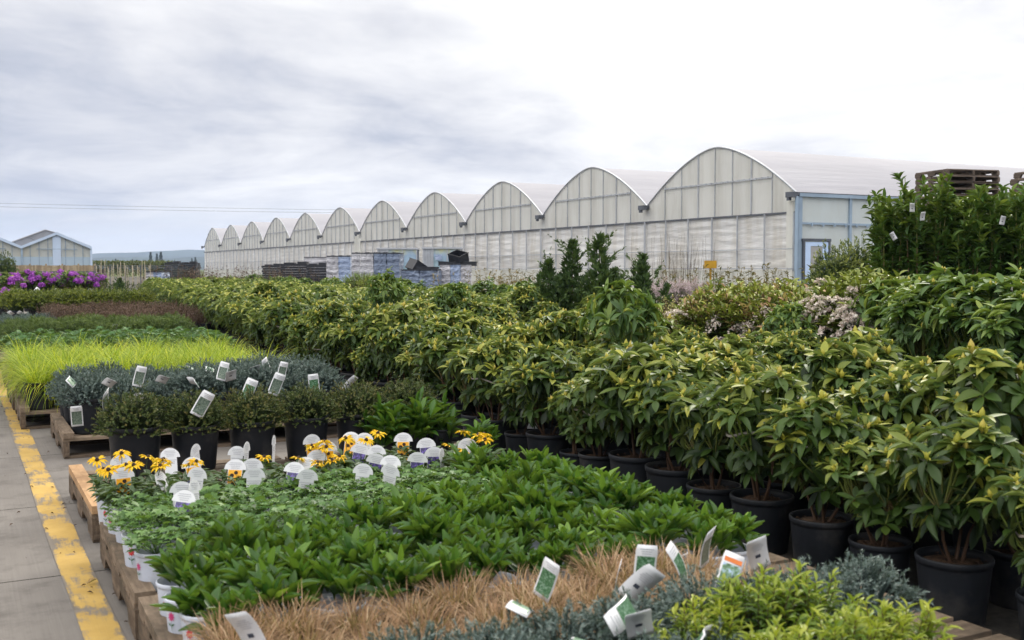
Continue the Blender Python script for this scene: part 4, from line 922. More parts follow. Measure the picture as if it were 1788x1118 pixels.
RT = {'g': rect_tag(-1.2, 'pic_green'), 'gb': rect_tag(4.5, 'pic_green'), 'd': rect_tag(-2.0, 'pic_grey'), 'o': rect_tag(.5, 'pic_garden', True), 'bb': rect_tag(2.6, 'pic_green')}
def mush_outline(w, h, n=14, neck=.66):
    r = w/2; pts = [(-w*neck/2*.9, -.02), (w*neck/2*.9, -.02), (w*neck/2, h-r*.95)]
    pts += [(r*math.cos(t), h-r*.95+r*.95*math.sin(t)) for t in np.linspace(0, PI, n)]+[(-w*neck/2, h-r*.95)]
    return pts
def mush_tag(pic):
    w, h = .088, .125; out = mush_outline(w, h); ps = [('card', card(out, 0, mat=M['tag'])), ('print_lines', lines(.055, (.088, .095, .102, .109), 0, -.0012, M['ink']))]
    zt = h-w/2*.95-.002
    if pic:
        ps.append(('picture', strip_grid(-.0265, .0265, -.018, zt, 0, -.0014, M[pic], 'picture')))
        if pic == 'pic_orange':
            mb = MB(); r = np.random.default_rng(4)
            for cx, cz, q in ((-.012, .058, .009), (.014, .045, .0095), (-.008, .022, .0085), (.015, .012, .008), (.004, .070, .008)):
                for k in range(1): mb.add([(cx, -.0022, cz)]+[(cx+q*math.cos(t), -.0022, cz+q*math.sin(t)) for t in np.linspace(0, 2*PI, 10)[:-1]], [[(0, 1+i, 1+(i+1) % 9) for i in range(9)]])
            ps.append(('flower_centres', mb.mesh('flower_centres', M['cone'])))
    else: ps.append(('back_icons', lines(.06, (.055, .062, .07), 0, -.0012, M['ink'], name='back_icons')))
    st = MB(); st.box((0, 0, -.04), (.02, .0012, .05)); ps.append(('stake', st.mesh('stake', M['tag'], True)))
    return ps
MT = {'R': mush_tag('pic_orange'), 'P': mush_tag('pic_violet'), 'W': mush_tag(None)}
def put_tag(key, parts, px, py, zc, yaw, roll, tilt, s, label, group, hgt):
    """py is the middle of the card"""
    zc -= (-.015 if py > 1040 else .03) if py > 900 else (.0 if hgt < .13 or py > 700 else -.045)
    x, y = gz(px, py, zc); face = math.atan2(-x, y)   # angle that turns the card to the path
    root = place(('tag', key), 'plant_tag', parts, (0, 0, 0), 0, s, label, 'plant tag', group)
    m_ = Matrix.Rotation(face+R(yaw), 3, 'Z')@Matrix.Rotation(R(roll), 3, 'Y')@Matrix.Rotation(R(tilt), 3, 'X')
    root.rotation_euler = m_.to_euler(); c = m_@Vector((0, 0, hgt*.5*s)); root.location = (x-c.x, y-c.y, zc-c.z)
look = {'R': 'rounded white tag with orange coneflower picture', 'P': 'rounded white tag with violet flower picture', 'W': 'rounded white tag with only printing'}
mush = [('R', 213, 820, 0, 'at the drive end, the farther of two'), ('R', 216, 845, 0, 'at the drive end, the nearer of two'), ('W', 298, 808, 20, 'in front of the second dwarf spruce pot'), ('W', 343, 800, 60, 'turned edge-on beside the third spruce pot'),
    ('R', 338, 825, 10, 'behind the violet flower'), ('W', 343, 845, 30, 'just right of the violet flower'), ('W', 413, 805, 25, 'in front of the fourth spruce pot'), ('R', 410, 830, -5, 'in the middle of the coneflowers'), ('W', 443, 845, 10, 'standing pale in front of the coneflowers'), ('W', 441, 828, -10, 'peeping over the pale one in front of the coneflowers'),
    ('P', 318, 888, -25, 'nearest the glossy perennials'), ('W', 316, 872, 15, 'leaning behind the nearest violet tag'), ('W', 287, 850, 65, 'turned aside near the drive end'), ('W', 341, 868, 60, 'turned aside behind the nearest violet tag'), ('W', 478, 785, 78, 'thin and edge-on before the fifth spruce pot'), ('W', 430, 797, 70, 'edge-on beside yellow petals'),
    ('R', 545, 783, 25, 'beside the yellow petals before the fifth spruce pot'), ('R', 572, 796, -8, 'just right of the tallest yellow petals'), ('R', 612, 778, 5, 'before the last spruce pot'), ('W', 638, 780, 10, 'beside the strap-leaved perennials'), ('P', 626, 800, 0, 'in the middle of the cranesbills, left'), ('W', 658, 803, 20, 'in the middle of the cranesbills, half sunk'),
    ('R', 704, 780, 0, 'right below the strap-leaved perennials'), ('P', 745, 790, 0, 'below the strap-leaved perennials at their far side'), ('P', 757, 806, 15, 'second nearest the rhododendron pots'), ('P', 728, 816, 0, 'wide, in front of the far cranesbills'), ('P', 655, 818, -15, 'leaning left in the cranesbills'), ('W', 681, 822, 0, 'with a leaf across it'), ('W', 680, 838, -30, 'greyish and bent over the perennials'),
    ('W', 632, 838, 20, 'lying low over the glossy perennials'), ('P', 512, 835, -15, 'leaning left by the coneflowers'), ('R', 552, 812, 10, 'leaning right over the cranesbills'), ('W', 537, 825, 20, 'between the violet and orange ones'), ('W', 534, 848, 15, 'lowest in front of the cranesbills'), ('P', 818, 790, 0, 'closest to the rhododendron pots'), ('W', 824, 803, 50, 'tilted next to the rhododendron pots'), ('W', 772, 808, 75, 'edge-on beside the glossy perennials')]
r = random.Random(3)
for i, (t, px, py, yaw, wh) in enumerate(mush):
    put_tag(t, MT[t], px, py, .40+(.02 if py < 800 else 0), yaw, r.uniform(-14, 14), r.uniform(-22, 4), 1.25, f'{look[t]}, {wh}', 'rounded plant tags', .12)
rects = [ # key, px, py, z, yaw, roll, tilt, scale, label
    ('g', 1126, 988, .53, 10, 5, -8, 1.05, 'upright tag with green picture and title strip, tallest among the blue junipers'), ('bb', 1117, 1015, .52, 195, -38, -8, 1.1, 'pale tag back with a small barcode leaning across the green picture tag'),
    ('g', 1073, 1015, .51, 86, -2, 0, 1.0, 'thin tag seen edge-on left of the leaning tag back'), ('bb', 1194, 988, .52, 75, -14, 0, 1.05, 'narrow curved tag beside the leaning chartreuse-side tags'), ('d', 1228, 955, .52, 65, -10, 0, 1.1, 'pointed narrow tag rising over the tan grass end'),
    ('bb', 1320, 962, .52, 200, 20, -10, 1.1, 'pale blue tag back in front of the big black pots'), ('o', 1274, 1003, .53, 12, 22, -18, 1.05, 'garden picture tag with an orange stripe'), ('bb', 1397, 1030, .54, 185, 8, -40, 1.05, 'white blank tag sunk in the chartreuse shrubs'),
    ('g', 957, 1012, .50, -38, 20, -12, 1.0, 'bent green picture tag beside the tan grass'), ('gb', 915, 1048, 0.500, -15, 22, -74, 1.0, 'flopped pale green tag lying on the junipers'), ('bb', 1113, 1080, .49, 190, 15, -25, 1.1, 'grey tag back with barcode hanging at the front'), ('gb', 1105, 1062, 0.500, 170, -60, -74, 1.0, 'white tag folded flat above the grey tag back'),
    ('bb', 438, 1098, .47, 150, 14, -8, 1.05, 'grey tag stuck in the nearest tan grass'), ('gb', 1025, 1108, 0.480, -10, 12, -74, 1.1, 'flopped pale tag at the bottom of the view'), ('gb', 748, 1116, 0.470, -10, 12, -74, 1.0, 'pale tag tip by the clear tray edge'), ('gb', 1212, 1106, 0.480, 0, -60, -74, .9, 'green tag lying under the chartreuse shrubs'),
    ('d', 134, 726, .36, 0, -3, 4, 1.25, 'green picture tag hanging on the front juniper pot'), ('gb', 130, 662, 0.550, 0, 50, -48, 1.2, 'pale green tag flopped over the drive-end juniper'), ('bb', 193, 664, .55, 185, -30, -48, 1.25, 'white tag lying on the junipers, second from the drive'), ('d', 243, 658, .57, 10, 14, -12, 1.2, 'grey picture tag with a white edge standing in the junipers'),
    ('bb', 243, 692, .52, 190, -30, -40, 1.15, 'white tag tipped over behind the first dwarf spruce'), ('bb', 285, 658, .56, 185, -20, -48, 1.25, 'white tag lying in the middle of the junipers'), ('gb', 345, 664, 0.550, 30, 55, -48, 1.1, 'thin white tag lying almost flat in the junipers'), ('bb', 402, 652, .56, 190, 14, -38, 1.3, 'grey tag back beside a cream one in the junipers'),
    ('d', 388, 650, .57, 10, 18, -30, 1.15, 'cream tag leaning against the grey one in the junipers'), ('bb', 445, 641, .57, 185, 16, -45, 1.3, 'white tag at the far end of the junipers'), ('d', 464, 641, .56, 50, -25, -20, 1.15, 'folded pale tag beside the white end tag'), ('d', 492, 648, .55, 20, 14, -15, 1.1, 'dark tag at the rhododendron end of the junipers'),
    ('d', 353, 706, .60, 5, 30, -12, 1.25, 'tilted white-edged tag above the second and third dwarf spruces'), ('g', 434, 682, .58, 8, 24, -20, 1.2, 'white-edged tag above the fourth dwarf spruce'), ('d', 482, 672, .58, 8, 22, -16, 1.2, 'white-edged tag above the fifth dwarf spruce'), ('g', 548, 671, .56, 6, -6, -6, 1.15, 'upright tag behind the sixth dwarf spruce'), ('bb', 608, 668, .55, 230, -25, -15, 1.0, 'small white curved tag behind the last dwarf spruce'),
    ('d', 181, 700, .58, 60, -32, 0, 1.25, 'brownish curled tag above the first dwarf spruce'), ('gb', 338, 640, 0.560, 20, 30, -48, 1.0, 'small pale tag near the golden grass'), ('gb', 368, 640, 0.570, 5, 20, -48, 1.1, 'pale folded tag beneath the golden grass tips'), ('bb', 200, 572, .50, 190, 10, -25, 1.3, 'white tag on the lobed perennials'),
    ('bb', 20, 545, .5, 190, -40, -55, 1.6, 'white tag on the distant junipers by the drive'), ('gb', 38, 543, 0.500, 10, 30, -74, 1.5, 'pale tag on the distant junipers'), ('bb', 7, 527, .6, 190, -10, -40, 1.8, 'white tag under the purple blossoms at the drive'), ('bb', 95, 507, .85, 190, 14, -30, 1.6, 'white tag between box shrubs and purple blossoms'), ('d', 62, 510, .85, 20, 40, -40, 1.7, 'pale tag over the left box shrub'), ('bb', 116, 527, .62, 190, 50, -40, 1.5, 'small white tag beside the lone blue juniper'), ('bb', 125, 535, .55, 190, 10, -40, 1.5, 'white tag at the edge of the dry red stems'), ('bb', 90, 545, .5, 185, 0, -40, 1.4, 'white tag among the dry red stems, drive side'), ('bb', 180, 545, .5, 185, 20, -40, 1.3, 'white tag among the dry red stems, middle'), ('bb', 157, 506, .85, 190, -20, -40, 1.4, 'white tag by the right end of the purple blossoms')]
for i, (k_, px, py, z, yaw, roll, tilt, s, lab) in enumerate(rects):
    put_tag(k_, RT[k_], px, py, z, yaw, roll, tilt, s*.96, lab, 'rectangular plant tags', TH)
x, y = gz(325, 842, .40); place(('viol',), 'violet_flower', [('flower', VIOLET)], (x, y, .35), 0, 1.15, 'single violet flower among the orange tags', 'flower')
for i, (px, d, z, yaw) in enumerate(((1562, 12.4, 2.18, 10), (1608, 12.5, 2.1, 20), (1590, 12.3, 2.2, -10), (1746, 12.2, 2.02, 0))):
    zz = zat((410, 377, 362, 384)[i], d); x, y = at(px, d)
    root = place(('ltag',), 'plant_tag', RT['bb'], (x, y, zz-.06), 0, .8, ('tilted pale tag low on the leftmost laurel', 'small dark-marked tag on the tallest laurel', 'pale tag above the marked one on the laurels', 'pale tag on a laurel near the edge of the view')[i], 'plant tag', 'tags on the laurels'); root.rotation_euler = (R(-10), R((35, 5, -5, -12)[i]), math.atan2(-x, y)+PI+R(yaw))
# label stuck on one pot at the edge of the block
mb = MB(); mb.add([(-.04, 0, -.025), (.04, 0, -.025), (.04, 0, .025), (-.04, 0, .025)], [[(0, 1, 2, 3)]])
pm = mb.mesh('sticker', M['tag']); mb = MB()
for i in range(6): mb.box((-.018+.0065*i, -.0015, .0), (.0035, .001, .02))
bm_ = mb.mesh('barcode', M['ink_dark'], True)
x, y = gz(932, 742, .215); root = place(('sticker',), 'pot_label', [('sticker', pm), ('barcode', bm_)], (x-.03, y-.03, .215), math.atan2(-x, y), 1, 'pale blue barcode label on a black pot at the block edge', 'label')
#=BUILDINGS
# ------------------------------------------------------------------ the long greenhouse
GX, GY0, BAY, NB, GUT, RISE, LEN = 22.0, 23.84, 7.61, 11, 3.68, 1.70, 70.0
def arch(t):     # gothic arch height over the gutter, t 0..1 across the bay
    u = abs(2*t-1); return RISE*(1-u**1.62)
gh = empty('greenhouse', (GX, GY0, 0)); tag(gh, 'long multi-span white plastic greenhouse with a row of arched gables', 'greenhouse')
roof_bays = []
NA = 28
mb = MB(); ts = np.linspace(0, 1, NA+1)
xs = np.linspace(0, LEN, 24)
V = [(x, BAY*t, GUT+arch(t)+(.02*math.sin(x*2.05) if 0 < j < NA else 0)) for x in xs for j, t in enumerate(ts)]
nA = NA+1; mb.add(V, [[(i*nA+j, i*nA+j+1, (i+1)*nA+j+1, (i+1)*nA+j) for i in range(len(xs)-1) for j in range(NA)]]); ROOF = mb.mesh('roof', M['roof_film'])
LEDGE = 3.12
mb = MB(); V = [(0, BAY*t, LEDGE) for t in ts]+[(0, BAY*t, GUT+arch(t)-.01) for t in ts]
mb.add(V, [[(j, j+1, nA+j+1, nA+j) for j in range(NA)]]); GAB = mb.mesh('gable_wall', M['gable'])
fr = MB()
fr.tube([(-.03, BAY*t, GUT+arch(t)+.02) for t in ts], .03, 6)
GFR = fr.mesh('gable_rim', M['steel'])
fr = MB()
for i, t in enumerate((.14, .265, .385, .5, .615, .735, .86)): fr.box((-.02, BAY*t, (LEDGE+GUT+arch(t))/2), (.03, .05 if i in (1, 4) else .02, GUT+arch(t)-LEDGE))
zg = GUT+.55; fr.box((-.045, BAY/2, zg), (.02, BAY*.72, .045))
for k in range(20): fr.box((-.06, BAY*(.16+.68*k/19), zg), (.03, .03, .06))
GFM = fr.mesh('gable_frame', M['steel'], True)
ld = MB(); ld.box((-.06, BAY/2, LEDGE), (.10, BAY, .05)); LED = ld.mesh('ledge', M['steel_dark'], True)
def curtain(seed):
    r = np.random.default_rng(seed); mb = MB(); ny, nz = 60, 26; z0, z1 = 1.42, LEDGE-.03; V = []; ph = r.uniform(0, 6, 8)
    for i in range(nz+1):
        z = z0+(z1-z0)*i/nz
        for j in range(ny+1):
            y = BAY*j/ny; c = (y/1.268) % 1.0; bulge = .05*math.sin(PI*c)
            V.append((-.03-bulge*(.4+.6*math.sin(z*3+ph[0]))-.012*math.sin(z*23+ph[1]+y*.7)*math.sin(PI*c)-.008*math.sin(z*41+y*3+ph[2]), y, z))
    mb.add(V, [[(i*(ny+1)+j, i*(ny+1)+j+1, (i+1)*(ny+1)+j+1, (i+1)*(ny+1)+j) for i in range(nz) for j in range(ny)]]); return mb.mesh('roll_curtain', M['curtain'])
CUR = [curtain(i) for i in range(3)]
fr = MB()
for k in range(6): fr.box((-.125, BAY*k/6, (LEDGE+1.4)/2), (.045, .035 if k else .06, LEDGE-1.4))
fr.box((-.16, BAY/2, 2.05), (.02, BAY, .028)); fr.box((-.16, BAY/2, 1.46), (.02, BAY, .03))
CFR = fr.mesh('curtain_frame', M['steel'], True)
kw = MB(); kw.box((-.02, BAY/2, .70), (.12, BAY, 1.40)); KW = kw.mesh('knee_wall', M['gable'], True)
gt = MB(); gt.box((LEN/2-.15, 0, GUT-.02), (LEN+.3, .22, .10)); gt.box((-.22, 0, GUT-.05), (.2, .30, .16)); gt.box((-.26, .06, GUT-.16), (.1, .1, .12)); GTM = gt.mesh('gutter', M['steel_dark'], True)
for n in range(NB):
    y = BAY*n
    for nm, me in (('roof', ROOF), ('gable_wall', GAB), ('gable_rim', GFR), ('gable_frame', GFM), ('ledge', LED), ('roll_curtain', CUR[n % 3]), ('curtain_frame', CFR), ('knee_wall', KW), ('gutter', GTM)):
        link(nm, me, gh, (0, y, 0))
link('gutter', GTM, gh, (0, BAY*NB, 0))
mb = MB(); mb.box((-.06, .14, 1.75), (.2, .26, 3.4)); link('corner_panel', mb.mesh('corner_panel', M['gable'], True), gh)
mb = MB(); mb.box((-.06, BAY*5+.15, 1.75), (.2, 1.0, 3.1)); link('wall_panel', mb.mesh('wall_panel', M['gable'], True), gh)
# side wall facing the yard
mb = MB(); nx = 40; V = [(LEN*i/nx, -.02, z) for z in (0, GUT) for i in range(nx+1)]
mb.add(V, [[(i, i+1, nx+2+i, nx+1+i) for i in range(nx)]]); link('side_wall', mb.mesh('side_wall', M['side_film']), gh)
fr = MB()
for k in range(24): fr.box((.02+2.05+3.02*(k-1) if k else .06, -.06, GUT/2), (.14 if k == 0 else .09, .06, GUT), .5)
fr.box((LEN/2, -.065, 2.80), (LEN, .04, .06)); fr.box((LEN/2, -.07, GUT-.05), (LEN, .1, .10))
for k in range(40): fr.box((.5+.45*k, -.1, 2.76), (.05, .04, .09))
link('side_frame', fr.mesh('side_frame', M['steel_blue'], True), gh)
mb = MB(); mb.tube([(-.12, -.12, 0), (-.12, -.12, GUT-.1)], .055, 8); link('downpipe', mb.mesh('downpipe', M['steel_blue']), gh)
mb = MB()
for (cx, sx, cz, sz) in ((.66, .92, .55, 1.1), (.31, .22, 1.62, 1.02), (1.01, .22, 1.62, 1.02), (.66, .92, 2.19, .12)): mb.box((cx, -.115, cz), (sx, .05, sz))
dr = link('door', mb.mesh('door', M['door'], True), gh)
mb = MB(); mb.box((.66, -.112, 1.62), (.48, .03, 1.02)); link('window', mb.mesh('window', M['door_glass'], True), dr)
mb = MB(); mb.tube([(1.04, -.16, 1.05), (1.04, -.19, 1.05), (.94, -.19, 1.05)], .014, 6); link('handle', mb.mesh('handle', M['steel_dark']), dr)
mb = MB(); mb.box((.66, -.12, 2.31), (1.12, .08, .08)); mb.box((1.16, -.12, 1.14), (.07, .08, 2.28)); mb.box((.16, -.12, 1.14), (.07, .08, 2.28)); link('door_frame', mb.mesh('door_frame', M['steel_dark'], True), gh)
# back wall and far end close the building
mb = MB(); mb.add([(LEN, 0, 0), (LEN, BAY*NB, 0), (LEN, BAY*NB, GUT+1), (LEN, 0, GUT+1), (0, BAY*NB, 0), (0, BAY*NB, GUT)], [[(0, 1, 2, 3)]]); mb.add([(0, BAY*NB, 0), (LEN, BAY*NB, 0), (LEN, BAY*NB, GUT), (0, BAY*NB, GUT)], [[(0, 1, 2, 3)]]); link('back_wall', mb.mesh('back_wall', M['gable']), gh)
mb = MB(); mb.box((0, 0, .27), (.24, .03, .15)); mb.box((0, .03, -.5), (.04, .03, 1.5))
x, y = at(1240, 21); tag(link('ochre_board', mb.mesh('ochre_board', M['yellow_board'], True), loc=(x, y, 1.27), rot=(0, 0, -YAW-R(15))), 'small ochre board standing in front of the white curtain wall', 'board')

# ------------------------------------------------------------------ far gabled greenhouse
gy = 96.0; g2 = empty('gabled_greenhouse', (at(100, 1)[0]*0, gy, 0)); tag(g2, 'far pale blue glass greenhouse with pointed gables and an open roof vent', 'greenhouse')
def xg(px): return at(px, 1)[0]/at(px, 1)[1]*gy
xa, xb_, xr = xg(38.5), xg(161), xg(98.5); w = xb_-xa
zE = zat(434, gy*math.cos(YAW-math.atan(xr/gy))*1.0+3) ; dg = (xr*math.sin(YAW)+gy*math.cos(YAW)); zE = zat(434, dg); zR = zat(409.5, dg)
for k in (0, -1, -2):
    x0 = xa+k*w
    mb = MB(); mb.add([(x0, 0, 0), (x0+w, 0, 0), (x0+w, 0, zE), (x0+w/2, 0, zR), (x0, 0, zE)], [np.array([[0, 1, 2, 3, 4]])]); link('gable_wall', mb.mesh('gable_wall', M['pane_pale']), g2)
    mb = MB()
    for i in range(1, 8):
        t = i/8; zz = zE+(zR-zE)*(1-abs(2*t-1)); mb.box((x0+w*t, -.06, zz/2), (.045, .05, zz))
    mb.box((x0+w/2, -.09, zE*.98), (w*.58, .03, .05)); 
    mb.box((x0+.05, -.1, zE/2), (.14, .1, zE)); link('gable_frame', mb.mesh('gable_frame', M['steel_blue'], True), g2)
    mb = MB(); zb = zat(449, dg)
    mb.box((x0+w/2, -.05, zb/2), (w, .03, zb)); link('lower_panel', mb.mesh('lower_panel', M['pane_blue'], True), g2)
    mb = MB(); mb.box((x0+w*.5, -.085, zR*.48), (w*.118, .03, zR*.96)); link('centre_panel', mb.mesh('centre_panel', M['trim_blue'], True), g2)
    mb = MB()
    for s in (0, 1):
        xe = x0 if s == 0 else x0+w; p0 = np.array((xe, 0, zE)); p1 = np.array((x0+w/2, 0, zR)); V = []
        for p in (p0, p1):
            for yy in (-.25, 40): V += [(p[0], yy, p[2]-.05), (p[0], yy, p[2]+.18)]
        mb.add(V, [[(0, 1, 5, 4), (1, 3, 7, 5), (0, 4, 6, 2), (2, 6, 7, 3)]])
    link('roof', mb.mesh('roof', M['trim_blue'], True), g2)
    # raised ridge vent
    ax_, az_, bx_, bz_ = x0+(xg(20)-xa), zat(425, dg), x0+(xg(82)-xa), zat(402, dg); x1 = x0+w/2
    mb = MB(); V = [(ax_, .35, az_), (bx_, .35, bz_), (x1, .35, zR+.1), (x0, .35, zE+.1)]; V += [(q[0], 34, q[2]) for q in V]
    mb.add(V, [[(0, 3, 2, 1), (0, 1, 5, 4), (1, 2, 6, 5), (4, 5, 6, 7)]]); mb.tube([(ax_, .3, az_), (bx_, .3, bz_), (x1, .3, zR+.12)], .05, 5); mb.tube([((ax_+bx_)/2, .3, (az_+bz_)/2), ((x0+x1)/2, .3, (zE+zR)/2)], .03, 4)
    link('roof_vent', mb.mesh('roof_vent', M['vent'], True), g2)
mb = MB(); mb.add([(xb_, 0, 0), (xb_, 40, 0), (xb_, 40, zE), (xb_, 0, zE)], [[(0, 1, 2, 3)]]); mb.box((xb_-.03, -.12, zE/2), (.16, .12, zE)); link('side_wall', mb.mesh('side_wall', M['trim_blue'], True), g2)
# fence
dF = 70.0; fp = [at(px, dF) for px in (-60, 166)]; mb = MB(); r = random.Random(2); n = 76
zt = zat(463.5, dF)
for i in range(n):
    t = (i+.5)/n; x = fp[0][0]+(fp[1][0]-fp[0][0])*t; y = fp[0][1]+(fp[1][1]-fp[0][1])*t; mb.box((x, y, (zt+r.uniform(-.03, .03))/2), (.118, .025, zt), r.uniform(0, 1), 0, -YAW+R(23))
fo = link('wooden_fence', mb.mesh('wooden_fence', M['fence'], True)); tag(fo, 'pale vertical board fence in front of the gabled greenhouse', 'fence')
mb = MB()
for i in range(9):
    t = i/8; mb.box((fp[0][0]+(fp[1][0]-fp[0][0])*t, fp[0][1]+(fp[1][1]-fp[0][1])*t-.08, zt/2+.05), (.1, .1, zt+.1))
link('post', mb.mesh('post', M['fence'], True), fo)
# brown low bin wall
d = 42.0; a, b = at(14, d), at(168, d); zt = zat(476, d); ln = math.hypot(b[0]-a[0], b[1]-a[1]); rz = math.atan2(b[1]-a[1], b[0]-a[0])
bw = empty('steel_bin', (a[0], a[1], 0), rz); tag(bw, 'long dark brown steel bin with a rusty end post behind the purple rhododendrons', 'bin')
mb = MB(); mb.box((ln/2, .5, zt/2), (ln, 1.0, zt)); link('body', mb.mesh('body', M['rust'], True), bw)
mb = MB(); mb.box((ln/2, 0, zt+.02), (ln+.1, .12, .06)); link('top_rail', mb.mesh('top_rail', M['steel_dark'], True), bw)
mb = MB(); mb.box((ln+.16, .1, (zt+.12)/2), (.30, .3, zt+.12)); mb.box((ln+.02, .05, zt/2), (.08, .2, zt+.02)); link('end_post', mb.mesh('end_post', M['rust'], True), bw)
# staked saplings
def sapling(seed):
    r = np.random.default_rng(seed); st = MB(); h = 1.55*r.uniform(.95, 1.15); st.tube([(0, 0, .1), (r.normal(0, .02), 0, h)], .010, 5, .5, cap=True); mb = MB(); n = 110
    z = r.uniform(.3, .95, n); a = rand_az(n, r); q = r.uniform(0, .2, n)*(1.1-z); L = r.uniform(.05, .1, n)
    mb.inst(leaf(2, .5, .3, .2), np.stack([q*np.cos(a), q*np.sin(a), z], 1), frames(dirs(a, r.uniform(.1, 1.3, n)), ups(n), L, L*.4), np.clip(r.normal(.35, .2, n), 0, 1))
    return [('stake', st.mesh('stake', M['stake'])), ('foliage', mb.mesh('foliage', M['mugo']))]
SAP = [sapling(700+i) for i in range(4)]
k = 0
for row, d in enumerate((36.0, 39.5)):
    for px in np.arange(171+row*4, 268, 8.5):
        x, y = at(px+random.uniform(-2, 2), d+random.uniform(-.5, .5))
        place(('sap', k % 4), 'staked_sapling', [('pot', POT2)]+SAP[k % 4], (x, y, 0), k, random.uniform(.95, 1.05), f'small sapling on a pale bamboo stake, {ORD[k % 12]} from the steel bin in the {("near", "far")[row]} row', 'sapling', 'saplings on bamboo stakes'); k += 1
mb = MB(); x0 = at(166, 41); x1 = at(300, 41)
for z in (zat(464.5, 41), zat(468, 41)): mb.tube([(x0[0], x0[1], z), (x1[0], x1[1], z)], .010, 5)
for t in np.linspace(0, 1, 6): mb.tube([(x0[0]+(x1[0]-x0[0])*t, x0[1]+(x1[1]-x0[1])*t, 0), (x0[0]+(x1[0]-x0[0])*t, x0[1]+(x1[1]-x0[1])*t, zat(464, 41))], .014, 6)
tag(link('rail_fence', mb.mesh('rail_fence', M['steel_dark'])), 'thin grey pipe rail behind the bamboo stakes', 'railing')
x, y = at(210, 35); place(('arb', 3), 'arborvitae_tree', [('pot', POT3)]+ARB[3], (x, y, 0), 0, .72, 'small dark conifer standing among the bamboo stakes', 'conifer')
#=YARD
# ------------------------------------------------------------------ wrapped pallets, crates, stacks
def wrapped(w, d, h, seed, mat, ridges=9):
    r = np.random.default_rng(seed); mb = MB(); nz = ridges*2; n = 8; ring = []
    for s in range(4):
        for i in range(n):
            t = i/n; ring.append(((-.5+t, -.5), (.5, -.5+t), (.5-t, .5), (-.5, .5-t))[s])
    V = []; ph = r.uniform(0, 6, 4)
    for k in range(nz+1):
        z = h*k/nz; q = 1-.035*(k % 2)
        for i, (x, y) in enumerate(ring): V.append((x*w*q+r.normal(0, .008), y*d*q+r.normal(0, .008), z+.02*math.sin(i*.7+ph[0])*(0 < k < nz)))
    m_ = len(ring); mb.add(V, [[(k*m_+i, k*m_+(i+1) % m_, (k+1)*m_+(i+1) % m_, (k+1)*m_+i) for k in range(nz) for i in range(m_)], ])
    mb.add([V[nz*m_+i] for i in range(m_)], [np.array([list(range(m_))])])
    return mb.mesh('wrapped_load', mat, True)
def crate_mesh(w, d, h):
    mb = MB(); t = .012
    for c, s in (((0, 0, t/2), (w, d, t)), ((-w/2+t/2, 0, h/2), (t, d, h)), ((w/2-t/2, 0, h/2), (t, d, h)), ((0, -d/2+t/2, h/2), (w-2*t-.002, t, h)), ((0, d/2-t/2, h/2), (w-2*t-.002, t, h)), ((0, -d/2-.006, h-.01), (w+.03, .012, .03)), ((0, d/2+.006, h-.01), (w+.03, .012, .03))): mb.box(c, s)
    return mb.mesh('crate', M['crate'], True)
def wrap_thing(px0, px1, ytop, d, mats, label, seed, depth=1.05):
    pxm = (px0+px1)/2; x, y = at(pxm, d); w = (px1-px0)*d/F_PX; h = zat(ytop-2, d)-.14
    root = empty('wrapped_pallet', (x, y, 0), -YAW+R(random.uniform(-4, 4))); tag(root, label, 'wrapped pallet', 'pallets of pots wrapped in stretch film')
    n = len(mats); 
    for i, m_ in enumerate(mats): link('wrapped_load', wrapped(w/n*.995, depth-.02*i, h, seed+i, M[m_]), root, (-w/2+w/n*(i+.5), .0, .14))
    tp = MB()
    for i in range(3*n): tp.box((-w/2+w/(3*n)*(i+.5), random.uniform(-.05, .05), h+.14+.02+.012*(i % 2)), (w/(3*n)*.93, depth*.86, .05))
    link('tray_top', tp.mesh('tray_top', M['crate'], True), root)
    pb = MB()
    for yy in (-.4, 0, .4): pb.box((0, yy*depth, .05), (w, .1, .1))
    pb.box((0, 0, .12), (w, depth, .035)); link('base', pb.mesh('base', M['wood_grey'], True), root)
    return root, h+.2
wrap_thing(769, 823, 465, 34, ['film_white', 'film_pale', 'film_white'], 'silver and pale blue wrapped pallet with loose black crates on top', 1)
wrap_thing(634, 702, 446, 36, ['film_white', 'film_blue', 'film_blue'], 'largest dark blue wrapped pallet in front of a rainbow-sheened cart', 5)
wrap_thing(617, 632, 446, 38, ['film_white'], 'narrow silver wrapped stack left of the largest blue one', 9)
wrap_thing(573, 614, 451, 42, ['film_white', 'film_pale'], 'short blue wrapped pallet nearest the far end', 12)
wrap_thing(704, 768, 475, 33, ['film_blue', 'film_blue'], 'low sagging blue wrapped pallet between the two carts', 15)
CR = crate_mesh(.42, .5, .34); TR = crate_mesh(.75, .5, .14)
def loose(me, px, py, d, rot, label):
    x, y = at(px, d); o = link('crate', me, None, (x, y, zat(py, d)), rot); tag(o, label, 'crate', 'loose black crates')
loose(CR, 802, 459.5, 34, (R(12), R(-20), .3), 'tilted black crate topmost on the silver wrapped pallet')
loose(TR, 786, 465.3, 34, (0, R(3), -.4), 'flat black tray under the tilted crate'); loose(TR, 812, 464.8, 34, (0, 0, -.5), 'flat black tray at the right end of the silver wrapped pallet')
loose(CR, 722, 474.5, 33, (R(10), R(30), .2), 'tilted black crate on the low blue pallet'); loose(TR, 745, 474.2, 33, (0, 0, -.45), 'flat black tray on the low blue pallet')
